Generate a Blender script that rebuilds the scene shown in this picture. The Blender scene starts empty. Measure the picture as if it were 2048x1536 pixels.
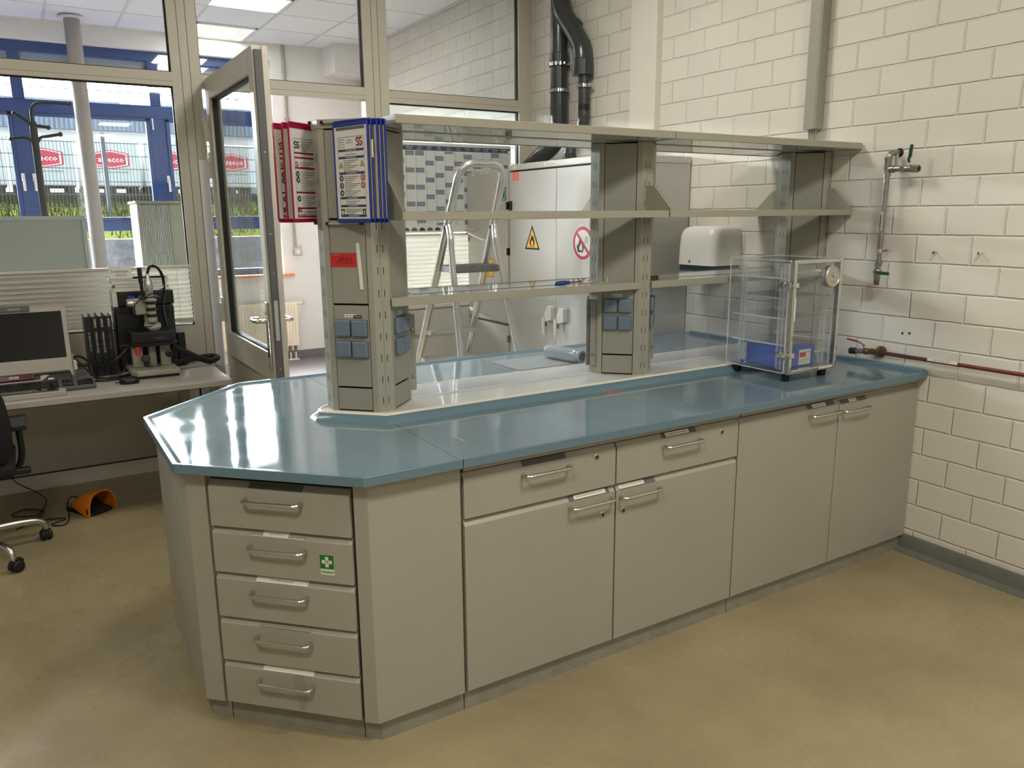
import bpy, bmesh, math, random
from mathutils import Vector, Matrix
random.seed(7)
S = bpy.context.scene
C = S.collection
PI = math.pi

# ------------------------------------------------------------------ camera, world, lights, exposure
cam_d = bpy.data.cameras.new('camera')
cam = bpy.data.objects.new('camera', cam_d); C.objects.link(cam)
def cam_matrix(yaw, pit, rol, loc):
    y, p, r = [math.radians(a) for a in (yaw, pit, rol)]
    fwd = Vector((math.cos(y)*math.cos(p), math.sin(y)*math.cos(p), -math.sin(p)))
    rt = Vector((math.sin(y), -math.cos(y), 0)); up = rt.cross(fwd)
    r2 = math.cos(r)*rt + math.sin(r)*up
    u2 = -math.sin(r)*rt + math.cos(r)*up
    m = Matrix.Identity(4)
    for i in range(3):
        m[i][0] = r2[i]; m[i][1] = u2[i]; m[i][2] = -fwd[i]; m[i][3] = loc[i]
    return m
cam.matrix_world = cam_matrix(58.468, 12.2037, -0.4736, (0, 0, 1.5873))
cam_d.sensor_fit = 'HORIZONTAL'; cam_d.sensor_width = 36; cam_d.lens = 1569.5/2048*36
cam_d.clip_start = 0.05; cam_d.clip_end = 200
S.camera = cam

W = bpy.data.worlds.new('overcast_sky'); S.world = W; W.use_nodes = True
wn = W.node_tree; bg = wn.nodes['Background']
# overcast sky with a bright veiled-sun region beyond the far windows
tcw = wn.nodes.new('ShaderNodeTexCoord'); dt = wn.nodes.new('ShaderNodeVectorMath'); dt.operation = 'DOT_PRODUCT'
dt.inputs[1].default_value = Vector((-0.45, 0.80, 0.44)).normalized()
mr = wn.nodes.new('ShaderNodeMapRange'); mr.interpolation_type = 'SMOOTHSTEP'
mr.inputs['From Min'].default_value = 0.55; mr.inputs['From Max'].default_value = 1.0; mr.inputs['To Min'].default_value = 4.0; mr.inputs['To Max'].default_value = 170.0
wn.links.new(tcw.outputs['Generated'], dt.inputs[0]); wn.links.new(dt.outputs['Value'], mr.inputs['Value']); wn.links.new(mr.outputs[0], bg.inputs[1])
bg.inputs[0].default_value = (0.92, 0.965, 1.0, 1)

S.view_settings.view_transform = 'Standard'; S.view_settings.look = 'None'
S.view_settings.exposure = 0.0; S.view_settings.gamma = 1.0; S.view_settings.use_curve_mapping = False
S.cycles.use_denoising = True
S.cycles.max_bounces = 10; S.cycles.transparent_max_bounces = 32; S.cycles.glossy_bounces = 6
S.cycles.sample_clamp_indirect = 12.0
S.cycles.caustics_reflective = False; S.cycles.caustics_refractive = False

def area(name, loc, sx, sy, power, col, rot=(0, 0, 0)):
    d = bpy.data.lights.new(name, 'AREA'); d.shape = 'RECTANGLE'; d.size = sx; d.size_y = sy
    d.energy = power; d.color = col
    o = bpy.data.objects.new(name, d); C.objects.link(o); o.location = loc; o.rotation_euler = rot
    return o
# square louvre lamps flush in the near room's ceiling (their frames are built further down)
LAMPS = [(1.85, 3.42), (1.8, 0.4), (-0.6, 0.4), (-0.6, 3.42), (1.8, -2.0)]
POWER = [36, 44, 48, 10, 30]
WARM = (1.0, 0.965, 0.895)
for i, (x, y) in enumerate(LAMPS):
    area('ceiling_lamp_light', (x, y, 3.348), 0.52, 0.52, POWER[i], WARM)
# the far room's lamps
area('far_lamp_light', (1.9, 7.25, 3.345), 0.56, 0.5, 14, (1.0, 0.90, 0.93))
area('far_lamp_light', (1.9, 8.52, 3.345), 0.5, 0.56, 10, (1.0, 0.95, 0.90))
area('far_lamp_light', (-0.6, 7.25, 3.345), 0.56, 0.5, 14, (1.0, 0.90, 0.93))

# ------------------------------------------------------------------ materials
def lin(c):
    return tuple(((v/255)/12.92 if v/255 <= 0.04045 else ((v/255+0.055)/1.055)**2.4) for v in c)
def mat(name, rgb, rough=0.5, metal=0.0, spec=0.5, noise=0.0, nscale=8.0, bump=0.0, bscale=60.0, emit=0.0, coat=0.0, dark=None):
    m = bpy.data.materials.new(name); m.use_nodes = True
    nt = m.node_tree; b = nt.nodes['Principled BSDF']
    col = lin(rgb)
    b.inputs['Base Color'].default_value = (*col, 1)
    b.inputs['Roughness'].default_value = rough; b.inputs['Metallic'].default_value = metal
    b.inputs['Specular IOR Level'].default_value = spec
    if coat: b.inputs['Coat Weight'].default_value = coat; b.inputs['Coat Roughness'].default_value = 0.05
    if emit:
        b.inputs['Emission Color'].default_value = (*col, 1); b.inputs['Emission Strength'].default_value = emit
    tc = None
    if noise or bump:
        tc = nt.nodes.new('ShaderNodeTexCoord')
    if noise:
        n = nt.nodes.new('ShaderNodeTexNoise'); n.inputs['Scale'].default_value = nscale; n.inputs['Detail'].default_value = 6
        n.inputs['Roughness'].default_value = 0.62
        nt.links.new(tc.outputs['Object'], n.inputs['Vector'])
        r = nt.nodes.new('ShaderNodeValToRGB')
        d = lin(dark) if dark else tuple(v*(1-noise) for v in col)
        r.color_ramp.elements[0].position = 0.32; r.color_ramp.elements[0].color = (*d, 1)
        r.color_ramp.elements[1].position = 0.68; r.color_ramp.elements[1].color = (*col, 1)
        nt.links.new(n.outputs['Fac'], r.inputs['Fac']); nt.links.new(r.outputs['Color'], b.inputs['Base Color'])
    if bump:
        n2 = nt.nodes.new('ShaderNodeTexNoise'); n2.inputs['Scale'].default_value = bscale; n2.inputs['Detail'].default_value = 4
        nt.links.new(tc.outputs['Object'], n2.inputs['Vector'])
        bp = nt.nodes.new('ShaderNodeBump'); bp.inputs['Strength'].default_value = bump; bp.inputs['Distance'].default_value = 0.01
        nt.links.new(n2.outputs['Fac'], bp.inputs['Height']); nt.links.new(bp.outputs['Normal'], b.inputs['Normal'])
    return m
def glass_mat(name, tint=(1, 1, 1), ior=1.45, fmul=1.0, haze=0.0):
    m = bpy.data.materials.new(name); m.use_nodes = True
    nt = m.node_tree; nt.nodes.clear()
    out = nt.nodes.new('ShaderNodeOutputMaterial')
    tr = nt.nodes.new('ShaderNodeBsdfTransparent'); tr.inputs[0].default_value = (*tint, 1)
    gl = nt.nodes.new('ShaderNodeBsdfGlossy'); gl.inputs['Roughness'].default_value = 0.02
    fr = nt.nodes.new('ShaderNodeFresnel')
    ge = nt.nodes.new('ShaderNodeNewGeometry'); mr = nt.nodes.new('ShaderNodeMapRange')   # same reflectance on both sides of the sheet
    mr.inputs['To Min'].default_value = ior; mr.inputs['To Max'].default_value = 1/ior
    nt.links.new(ge.outputs['Backfacing'], mr.inputs['Value']); nt.links.new(mr.outputs[0], fr.inputs['IOR'])
    mx = nt.nodes.new('ShaderNodeMixShader')
    nt.links.new(fr.outputs[0], mx.inputs[0]); nt.links.new(tr.outputs[0], mx.inputs[1]); nt.links.new(gl.outputs[0], mx.inputs[2])
    last = mx
    if haze:
        df = nt.nodes.new('ShaderNodeBsdfDiffuse'); df.inputs[0].default_value = (0.85, 0.87, 0.9, 1)
        m2 = nt.nodes.new('ShaderNodeMixShader'); m2.inputs[0].default_value = haze
        nt.links.new(mx.outputs[0], m2.inputs[1]); nt.links.new(df.outputs[0], m2.inputs[2]); last = m2
    nt.links.new(last.outputs[0], out.inputs[0])
    return m
def blind_mat(name, rgb, see):
    m = bpy.data.materials.new(name); m.use_nodes = True
    nt = m.node_tree; nt.nodes.clear()
    out = nt.nodes.new('ShaderNodeOutputMaterial')
    df = nt.nodes.new('ShaderNodeBsdfDiffuse'); df.inputs[0].default_value = (*lin(rgb), 1)
    tl = nt.nodes.new('ShaderNodeBsdfTranslucent'); tl.inputs[0].default_value = (*lin(rgb), 1)
    tr = nt.nodes.new('ShaderNodeBsdfTransparent')
    a = nt.nodes.new('ShaderNodeMixShader'); a.inputs[0].default_value = 0.35
    b = nt.nodes.new('ShaderNodeMixShader'); b.inputs[0].default_value = see
    nt.links.new(df.outputs[0], a.inputs[1]); nt.links.new(tl.outputs[0], a.inputs[2])
    nt.links.new(a.outputs[0], b.inputs[1]); nt.links.new(tr.outputs[0], b.inputs[2]); nt.links.new(b.outputs[0], out.inputs[0])
    return m
def brick_mat(name, rgb, joint):
    m = bpy.data.materials.new(name); m.use_nodes = True
    nt = m.node_tree; b = nt.nodes['Principled BSDF']
    b.inputs['Roughness'].default_value = 0.42; b.inputs['Specular IOR Level'].default_value = 0.35
    tc = nt.nodes.new('ShaderNodeTexCoord'); sep = nt.nodes.new('ShaderNodeSeparateXYZ'); cmb = nt.nodes.new('ShaderNodeCombineXYZ')
    nt.links.new(tc.outputs['Object'], sep.inputs[0])
    a1 = nt.nodes.new('ShaderNodeMath'); a1.operation = 'SUBTRACT'; a1.inputs[1].default_value = 2.236-25
    a2 = nt.nodes.new('ShaderNodeMath'); a2.operation = 'SUBTRACT'; a2.inputs[1].default_value = 0.108
    nt.links.new(sep.outputs[1], a1.inputs[0]); nt.links.new(sep.outputs[2], a2.inputs[0])
    # a slightly wavering joint: distort with noise
    nz = nt.nodes.new('ShaderNodeTexNoise'); nz.inputs['Scale'].default_value = 9; nz.inputs['Detail'].default_value = 3
    nt.links.new(tc.outputs['Object'], nz.inputs['Vector'])
    d1 = nt.nodes.new('ShaderNodeMath'); d1.operation = 'MULTIPLY_ADD'; d1.inputs[1].default_value = 0.008; 
    nt.links.new(nz.outputs['Fac'], d1.inputs[0]); nt.links.new(a1.outputs[0], d1.inputs[2])
    d2 = nt.nodes.new('ShaderNodeMath'); d2.operation = 'MULTIPLY_ADD'; d2.inputs[1].default_value = 0.006
    nt.links.new(nz.outputs['Fac'], d2.inputs[0]); nt.links.new(a2.outputs[0], d2.inputs[2])
    nt.links.new(d1.outputs[0], cmb.inputs[0]); nt.links.new(d2.outputs[0], cmb.inputs[1])
    bt = nt.nodes.new('ShaderNodeTexBrick'); bt.offset = 0.5; bt.offset_frequency = 2; bt.squash = 1.0
    bt.inputs['Scale'].default_value = 1.0; bt.inputs['Mortar Size'].default_value = 0.0066; bt.inputs['Mortar Smooth'].default_value = 0.8
    bt.inputs['Brick Width'].default_value = 0.25; bt.inputs['Row Height'].default_value = 0.125
    c = lin(rgb); c2 = tuple(v*0.955 for v in c)
    bt.inputs['Color1'].default_value = (*c, 1); bt.inputs['Color2'].default_value = (*c2, 1); bt.inputs['Mortar'].default_value = (*lin(joint), 1)
    nt.links.new(cmb.outputs[0], bt.inputs['Vector'])
    n3 = nt.nodes.new('ShaderNodeTexNoise'); n3.inputs['Scale'].default_value = 2.2; n3.inputs['Detail'].default_value = 8
    nt.links.new(tc.outputs['Object'], n3.inputs['Vector'])
    mixc = nt.nodes.new('ShaderNodeMixRGB'); mixc.blend_type = 'MULTIPLY'; mixc.inputs[0].default_value = 0.13
    nt.links.new(bt.outputs['Color'], mixc.inputs[1]); nt.links.new(n3.outputs['Fac'], mixc.inputs[2])
    nt.links.new(mixc.outputs[0], b.inputs['Base Color'])
    n4 = nt.nodes.new('ShaderNodeTexNoise'); n4.inputs['Scale'].default_value = 85; n4.inputs['Detail'].default_value = 4
    nt.links.new(tc.outputs['Object'], n4.inputs['Vector'])
    h = nt.nodes.new('ShaderNodeMath'); h.operation = 'MULTIPLY_ADD'; h.inputs[1].default_value = -1.0
    k = nt.nodes.new('ShaderNodeMath'); k.operation = 'MULTIPLY'; k.inputs[1].default_value = 0.10
    nt.links.new(n4.outputs['Fac'], k.inputs[0]); nt.links.new(bt.outputs['Fac'], h.inputs[0]); nt.links.new(k.outputs[0], h.inputs[2])
    bp = nt.nodes.new('ShaderNodeBump'); bp.inputs['Strength'].default_value = 1.0; bp.inputs['Distance'].default_value = 0.0042
    nt.links.new(h.outputs[0], bp.inputs['Height']); nt.links.new(bp.outputs['Normal'], b.inputs['Normal'])
    return m

M = {}
M['cab'] = mat('cabinet_grey_laminate', (164, 160, 147), 0.42, noise=0.05, nscale=3.0)
M['cab_end'] = M['cab']
M['plinth'] = mat('plinth_scuffed_grey', (150, 146, 134), 0.5, noise=0.22, nscale=14)
M['gap'] = mat('dark_gap', (28, 26, 22), 0.8)
M['worktop'] = mat('worktop_blue_grey_resin', (112, 133, 141), 0.04, spec=0.85, noise=0.07, nscale=5.0, bump=0.012, bscale=160)
M['wt_edge'] = mat('worktop_edge_blue', (100, 126, 138), 0.18, spec=0.5)
M['platform'] = mat('platform_grey_glossy', (212, 209, 202), 0.06, spec=0.8, noise=0.09, nscale=7)
M['seal'] = mat('cream_sealant', (220, 214, 194), 0.5)
M['shelf'] = mat('shelf_painted_metal', (160, 157, 140), 0.42)
M['board'] = mat('shelf_glossy_board', (178, 180, 176), 0.05, spec=0.75)
M['column'] = mat('column_painted_metal', (156, 154, 139), 0.4)
M['panel'] = mat('column_panel_grey', (148, 146, 133), 0.42)
M['socket'] = mat('socket_lid_blue_grey', (104, 120, 134), 0.4)
M['socket_d'] = mat('socket_lid_dark_edge', (70, 84, 98), 0.4)
M['steel'] = mat('brushed_steel', (208, 205, 198), 0.3, metal=1.0)
M['alu'] = mat('ladder_aluminium', (226, 225, 222), 0.22, metal=0.9, bump=0.03, bscale=200)
M['chrome'] = mat('chrome', (215, 215, 212), 0.08, metal=1.0)
M['darkmetal'] = mat('dark_step_rubber', (62, 63, 62), 0.55, noise=0.5, nscale=120, dark=(120, 120, 118))
M['black'] = mat('black_plastic', (17, 17, 19), 0.38)
M['blacksoft'] = mat('black_fabric', (12, 12, 13), 0.85)
M['rubber'] = mat('black_rubber', (16, 16, 16), 0.6)
M['white'] = mat('white_plastic', (226, 224, 216), 0.35)
M['paper'] = mat('white_paper', (228, 225, 216), 0.8)
M['label'] = mat('label_white', (222, 217, 202), 0.6)
M['labelgrey'] = mat('label_slot_grey', (92, 94, 92), 0.35)
M['ink'] = mat('ink_black', (22, 22, 24), 0.7)
M['inkgrey'] = mat('ink_grey', (92, 90, 90), 0.7)
M['inkblue'] = mat('ink_blue_band', (50, 62, 108), 0.6)
M['inkred'] = mat('ink_red_band', (150, 26, 46), 0.6)
M['red'] = mat('red_sticker', (196, 36, 38), 0.5)
M['pink'] = mat('pink_sticker', (236, 122, 112), 0.5)
M['green'] = mat('green_sign', (28, 112, 46), 0.45)
M['palegreen'] = mat('pale_green_sign', (206, 222, 190), 0.5)
M['yellow'] = mat('yellow_sign', (242, 186, 18), 0.45)
M['signred'] = mat('prohibition_red', (168, 28, 48), 0.45)
M['bluefilm'] = mat('blue_frame_plastic', (26, 50, 140), 0.3)
M['redfilm'] = mat('crimson_frame_plastic', (158, 14, 58), 0.3)
M['pvc'] = mat('dark_grey_pvc_pipe', (58, 61, 62), 0.22)
M['galv'] = mat('galvanised_pipe', (158, 156, 150), 0.34, metal=0.85, noise=0.2, nscale=30)
M['copper'] = mat('copper_pipe', (122, 66, 48), 0.4, metal=0.6, noise=0.25, nscale=20)
M['brass'] = mat('old_brass', (128, 106, 72), 0.4, metal=0.8, noise=0.3, nscale=40)
M['lever'] = mat('dark_green_lever', (18, 66, 54), 0.35)
M['redlever'] = mat('red_lever', (150, 30, 32), 0.4)
M['frame'] = mat('partition_frame_putty', (196, 190, 174), 0.32, spec=0.5)
M['frame_seal'] = mat('glazing_seal_black', (16, 16, 17), 0.6)
M['panel_p'] = mat('partition_panel_putty', (188, 182, 168), 0.4)
M['wall'] = mat('white_plaster', (232, 228, 224), 0.75, noise=0.03, nscale=3)
M['plaster'] = mat('plastered_pilaster', (222, 217, 204), 0.55, noise=0.03, nscale=4)
M['brick'] = brick_mat('white_painted_brick', (226, 221, 208), (222, 217, 205))
M['floor'] = mat('beige_epoxy_floor', (162, 149, 114), 0.3, spec=0.35, noise=0.16, nscale=1.7, dark=(141, 129, 98))
M['vinyl'] = mat('far_floor_vinyl', (112, 104, 106), 0.4, noise=0.12, nscale=9)
M['ceil'] = mat('ceiling_tile', (232, 230, 230), 0.8, bump=0.05, bscale=300)
M['ceilgrid'] = mat('ceiling_grid', (206, 204, 202), 0.6)
M['skirt'] = mat('grey_vinyl_skirting', (110, 111, 102), 0.45, noise=0.15, nscale=12)
M['skirtd'] = mat('dark_vinyl_skirting', (98, 94, 96), 0.45)
M['winblue'] = mat('blue_window_frame', (34, 62, 118), 0.35)
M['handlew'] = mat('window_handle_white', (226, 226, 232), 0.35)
M['wood'] = mat('orange_wood_sill', (196, 128, 72), 0.5)
M['rad'] = mat('radiator_cream', (236, 222, 200), 0.4)
M['pane'] = glass_mat('window_glass', (0.93, 0.96, 0.95))
M['paneout'] = glass_mat('outside_glass', (0.96, 0.98, 0.98))
M['acryl'] = glass_mat('clear_acrylic', (0.955, 0.965, 0.97), 1.49, haze=0.025)
M['plexi'] = glass_mat('splash_acrylic', (0.93, 0.95, 0.98), 1.49, haze=0.03)
M['acedge'] = mat('acrylic_edge_white', (214, 214, 214), 0.25)
M['extblind'] = mat('exterior_blind_grey', (96, 100, 104), 0.5)
M['colgrey'] = mat('round_column_grey', (138, 130, 126), 0.45)
M['blind'] = blind_mat('pleated_blind_fabric', (206, 200, 188), 0.05)
M['blindr'] = mat('blind_rail', (206, 198, 180), 0.4)
M['board_g'] = mat('whiteboard_back_grey', (158, 160, 156), 0.3)
M['alu_frame'] = mat('whiteboard_frame', (176, 176, 172), 0.35, metal=0.4)
M['metalcab'] = mat('metal_cabinet_grey', (190, 188, 180), 0.34, noise=0.04, nscale=2)
M['metalcab_d'] = mat('metal_cabinet_grey_matt', (182, 179, 169), 0.42)
M['calpaper'] = mat('planner_paper', (206, 210, 206), 0.35)
M['calhead'] = mat('planner_header_slate', (58, 74, 92), 0.5)
M['calcell'] = mat('planner_weekend_grey', (122, 130, 140), 0.5)
M['desk'] = mat('desk_grey_white', (170, 165, 154), 0.4)
M['deskedge'] = mat('desk_edge', (170, 166, 152), 0.45)
M['cream'] = mat('cream_plastic', (168, 163, 148), 0.4)
M['screen'] = mat('black_screen', (6, 7, 10), 0.18)
M['burg'] = mat('burgundy_badge', (70, 10, 20), 0.2)
M['orange'] = mat('orange_plastic', (226, 126, 18), 0.4)
M['bluebox'] = mat('blue_box', (32, 78, 178), 0.45)
M['bluegloss'] = mat('blue_handle', (18, 62, 134), 0.3)
M['film'] = mat('silver_film_roll', (200, 208, 216), 0.16, spec=0.9, metal=0.55)
M['mat_g'] = mat('grey_mat_board', (150, 154, 150), 0.35)
M['gauge'] = mat('gauge_face', (218, 212, 200), 0.4)
M['darkgreytape'] = mat('dark_bar', (40, 40, 40), 0.3)
M['lamp'] = mat('lamp_panel_glow', (255, 236, 236), 0.5, emit=3.2)
M['lampdiff'] = mat('lamp_louver_glow', (255, 244, 224), 0.5, emit=1.05)
M['housing'] = mat('lamp_housing', (230, 230, 226), 0.5)
M['conc'] = mat('weathered_concrete', (170, 164, 162), 0.9, spec=0.0, noise=0.45, nscale=7, dark=(110, 103, 101))
M['grass'] = mat('meadow_grass', (56, 64, 18), 0.9, spec=0.0, noise=0.5, nscale=5, dark=(52, 50, 26))
M['gravel'] = mat('dry_gravel', (84, 72, 66), 0.9, spec=0.0, noise=0.6, nscale=26, dark=(44, 35, 33))
M['fence'] = mat('galvanised_fence', (92, 98, 100), 0.5, metal=0.2)
M['wrap'] = mat('white_wrap_film', (214, 214, 216), 0.5, spec=0.1)
M['logo'] = mat('logo_red', (214, 26, 62), 0.5)
M['logow'] = mat('logo_white', (240, 240, 240), 0.5)
M['eave'] = mat('corrugated_eave', (120, 130, 146), 0.6, spec=0.0)
M['shade_facade'] = mat('unseen_shade_facade', (44, 46, 50), 0.7)
M['bld'] = mat('white_building', (225, 226, 228), 0.8, spec=0.0)
M['yard'] = mat('yard_ground', (90, 87, 82), 0.9, spec=0.0)

def add_wear(m, base_rough, amp, scale, specks=None, scratch=0.0):
    """dull patches in the gloss, fine scratches, and dirt specks with shapes of their own"""
    nt = m.node_tree; b = nt.nodes['Principled BSDF']; tc = nt.nodes.new('ShaderNodeTexCoord')
    n = nt.nodes.new('ShaderNodeTexNoise'); n.inputs['Scale'].default_value = scale; n.inputs['Detail'].default_value = 8; n.inputs['Roughness'].default_value = 0.7
    nt.links.new(tc.outputs['Object'], n.inputs['Vector'])
    r = nt.nodes.new('ShaderNodeMapRange'); r.inputs['From Min'].default_value = 0.4; r.inputs['From Max'].default_value = 0.75
    r.inputs['To Min'].default_value = base_rough; r.inputs['To Max'].default_value = base_rough+amp
    nt.links.new(n.outputs['Fac'], r.inputs['Value']); nt.links.new(r.outputs[0], b.inputs['Roughness'])
    src = b.inputs['Base Color'].links[0].from_socket
    if specks:
        for sc, thr, col in specks:
            mp = nt.nodes.new('ShaderNodeMapping'); mp.inputs['Scale'].default_value = sc; mp.inputs['Rotation'].default_value = (0, 0, 0.7)
            nt.links.new(tc.outputs['Object'], mp.inputs['Vector'])
            n2 = nt.nodes.new('ShaderNodeTexNoise'); n2.inputs['Scale'].default_value = 1.0; n2.inputs['Detail'].default_value = 2
            nt.links.new(mp.outputs[0], n2.inputs['Vector'])
            th = nt.nodes.new('ShaderNodeMapRange'); th.inputs['From Min'].default_value = thr; th.inputs['From Max'].default_value = thr+0.02
            nt.links.new(n2.outputs['Fac'], th.inputs['Value'])
            mx = nt.nodes.new('ShaderNodeMixRGB'); mx.inputs[2].default_value = (*lin(col), 1)
            nt.links.new(th.outputs[0], mx.inputs[0]); nt.links.new(src, mx.inputs[1]); src = mx.outputs[0]
        nt.links.new(src, b.inputs['Base Color'])
add_wear(M['worktop'], 0.035, 0.10, 9, [((60, 3, 1), 0.775, (176, 190, 194)), ((4, 70, 1), 0.785, (168, 184, 190))])
add_wear(M['floor'], 0.24, 0.22, 3.0, [((38, 38, 1), 0.80, (82, 70, 50)), ((8, 90, 1), 0.80, (112, 98, 68)), ((0.9, 0.9, 1), 0.62, (150, 138, 108))])
add_wear(M['cab'], 0.36, 0.2, 5.0, [((5, 5, 1.6), 0.735, (146, 144, 136))])

# ------------------------------------------------------------------ mesh helpers
WLOC = {}                         # world location of every empty or thing
_text_cache = {}
def text_geo(s, bold=False):
    k = (s, bold)
    if k in _text_cache: return _text_cache[k]
    cu = bpy.data.curves.new('t', 'FONT'); cu.body = s; cu.size = 1.0; cu.resolution_u = 1
    cu.align_x = 'CENTER'; cu.align_y = 'CENTER'
    if bold: cu.offset = 0.018
    ob = bpy.data.objects.new('t', cu)
    me = bpy.data.meshes.new_from_object(ob)
    vs = [v.co.copy() for v in me.vertices]; fs = [tuple(p.vertices) for p in me.polygons]
    bpy.data.meshes.remove(me); bpy.data.objects.remove(ob); bpy.data.curves.remove(cu)
    if vs:
        x0, x1 = min(v.x for v in vs), max(v.x for v in vs); y0, y1 = min(v.y for v in vs), max(v.y for v in vs)
        cx, cy = (x0+x1)/2, (y0+y1)/2
        vs = [Vector((v.x-cx, v.y-cy, 0)) for v in vs]
        r = (vs, fs, x1-x0, y1-y0)
    else: r = ([], [], 1, 1)
    _text_cache[k] = r
    return r
def frame(o, u, v):
    u = Vector(u).normalized(); v = Vector(v); v = (v - u*v.dot(u)).normalized(); w = u.cross(v)
    m = Matrix.Identity(4)
    for i in range(3):
        m[i][0] = u[i]; m[i][1] = v[i]; m[i][2] = w[i]; m[i][3] = o[i]
    return m
def offset_path(path, d, closed=False):
    """2D polyline offset to its left by d with mitred corners"""
    n = len(path); out = []
    for i in range(n):
        p = Vector(path[i])
        if closed or 0 < i < n-1:
            a = (p-Vector(path[(i-1) % n])).normalized(); b = (Vector(path[(i+1) % n])-p).normalized()
        elif i == 0: a = b = (Vector(path[1])-p).normalized()
        else: a = b = (p-Vector(path[i-1])).normalized()
        na = Vector((-a.y, a.x)); nb = Vector((-b.y, b.x))
        m = (na+nb)
        m = m/ max(0.2, m.length_squared/2)
        out.append(p+m*d)
    return out
class MB:
    def __init__(s, M4=None):
        s.v = []; s.f = []; s.m = []; s.mats = []; s.M = M4; s.flat = []
    def mi(s, m):
        m = M[m] if isinstance(m, str) else m
        if m not in s.mats: s.mats.append(m)
        return s.mats.index(m)
    def add(s, vs, fs, m, M4=None):
        k = s.mi(m); b = len(s.v); T = M4 if M4 is not None else s.M
        for p in vs:
            p = Vector(p)
            s.v.append(T @ p if T is not None else p)
        for f in fs:
            s.f.append(tuple(b+i for i in f)); s.m.append(k)
        return s
    def box(s, x0, x1, y0, y1, z0, z1, m, M4=None):
        x0, x1 = sorted((x0, x1)); y0, y1 = sorted((y0, y1)); z0, z1 = sorted((z0, z1))
        vs = [(x0,y0,z0),(x1,y0,z0),(x1,y1,z0),(x0,y1,z0),(x0,y0,z1),(x1,y0,z1),(x1,y1,z1),(x0,y1,z1)]
        return s.add(vs, [(0,3,2,1),(4,5,6,7),(0,1,5,4),(1,2,6,5),(2,3,7,6),(3,0,4,7)], m, M4)
    def prism(s, poly, z0, z1, m, M4=None, top=None):
        n = len(poly); top = top or poly
        vs = [(p[0], p[1], z0) for p in poly]+[(p[0], p[1], z1) for p in top]
        fs = [tuple(reversed(range(n))), tuple(range(n, 2*n))]+[(i, (i+1) % n, n+(i+1) % n, n+i) for i in range(n)]
        return s.add(vs, fs, m, M4)
    def extr(s, poly, a, b, axis, m, M4=None):
        """polygon in the plane across an axis, extruded along it: axis x -> poly (y,z); axis y -> poly (x,z)"""
        n = len(poly)
        if axis == 'x': vs = [(a, p[0], p[1]) for p in poly]+[(b, p[0], p[1]) for p in poly]
        else: vs = [(p[0], a, p[1]) for p in poly]+[(p[0], b, p[1]) for p in poly]
        fs = [tuple(reversed(range(n))), tuple(range(n, 2*n))]+[(i, (i+1) % n, n+(i+1) % n, n+i) for i in range(n)]
        return s.add(vs, fs, m, M4)
    def sweep2(s, path, prof, m, closed=False):
        """sweep a profile [(inset to the left, z)] along a flat polyline"""
        lines = [[(q.x, q.y, z) for q in offset_path(path, d, closed)] for d, z in prof]
        n = len(path); k = len(prof); vs = [p for l in lines for p in l]; fs = []
        rng = range(n if closed else n-1)
        for j in range(k):
            for i in rng:
                a = j*n+i; b = j*n+(i+1) % n; c = ((j+1) % k)*n+(i+1) % n; d = ((j+1) % k)*n+i
                fs.append((a, b, c, d))
        if not closed:
            fs.append(tuple(j*n for j in range(k))); fs.append(tuple(j*n+n-1 for j in reversed(range(k))))
        return s.add(vs, fs, m)
    def tube(s, pts, r, m, n=10, closed=False, M4=None, caps=True):
        pts = [Vector(p) for p in pts]; N = len(pts); rs = r if isinstance(r, (list, tuple)) else [r]*N
        T = []
        for i in range(N):
            a = pts[(i-1) % N] if closed or i > 0 else pts[i]; b = pts[(i+1) % N] if closed or i < N-1 else pts[i]
            T.append((b-a).normalized())
        up = Vector((0, 0, 1)) if abs(T[0].z) < 0.9 else Vector((1, 0, 0))
        u = (up-T[0]*up.dot(T[0])).normalized(); vs = []; fs = []
        for i in range(N):
            u = (u-T[i]*u.dot(T[i]))
            u = u.normalized() if u.length > 1e-6 else T[i].orthogonal().normalized()
            w = T[i].cross(u)
            for k in range(n):
                a = 2*PI*k/n
                vs.append(pts[i]+(u*math.cos(a)+w*math.sin(a))*rs[i])
        for i in range(N if closed else N-1):
            j = (i+1) % N
            for k in range(n):
                k2 = (k+1) % n
                fs.append((i*n+k, i*n+k2, j*n+k2, j*n+k))
        if caps and not closed:
            fs.append(tuple(reversed(range(n)))); fs.append(tuple((N-1)*n+k for k in range(n)))
        return s.add(vs, fs, m, M4)
    def cyl(s, a, b, r, m, n=16, r2=None, M4=None):
        return s.tube([a, b], [r, r if r2 is None else r2], m, n, M4=M4)
    def lathe(s, o, axis, prof, m, n=24):
        """prof [(r, t)] along axis from o"""
        ax = Vector(axis).normalized(); u = ax.orthogonal().normalized(); w = ax.cross(u); o = Vector(o); vs = []; fs = []
        for r, t in prof:
            for k in range(n):
                a = 2*PI*k/n
                vs.append(o+ax*t+(u*math.cos(a)+w*math.sin(a))*max(r, 1e-5))
        for i in range(len(prof)-1):
            for k in range(n):
                k2 = (k+1) % n
                fs.append((i*n+k, i*n+k2, (i+1)*n+k2, (i+1)*n+k))
        fs.append(tuple(reversed(range(n)))); fs.append(tuple((len(prof)-1)*n+k for k in range(n)))
        return s.add(vs, fs, m)
    def quad(s, a, b, c, d, m, M4=None):
        return s.add([a, b, c, d], [(0, 1, 2, 3)], m, M4)
    def rect(s, x0, x1, y0, y1, m, h=0.0005, M4=None):
        return s.add([(x0,y0,h),(x1,y0,h),(x1,y1,h),(x0,y1,h)], [(0,1,2,3)], m, M4)
    def poly(s, pts, m, h=0.0005, M4=None):
        return s.add([(p[0], p[1], h) for p in pts], [tuple(range(len(pts)))], m, M4)
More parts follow.
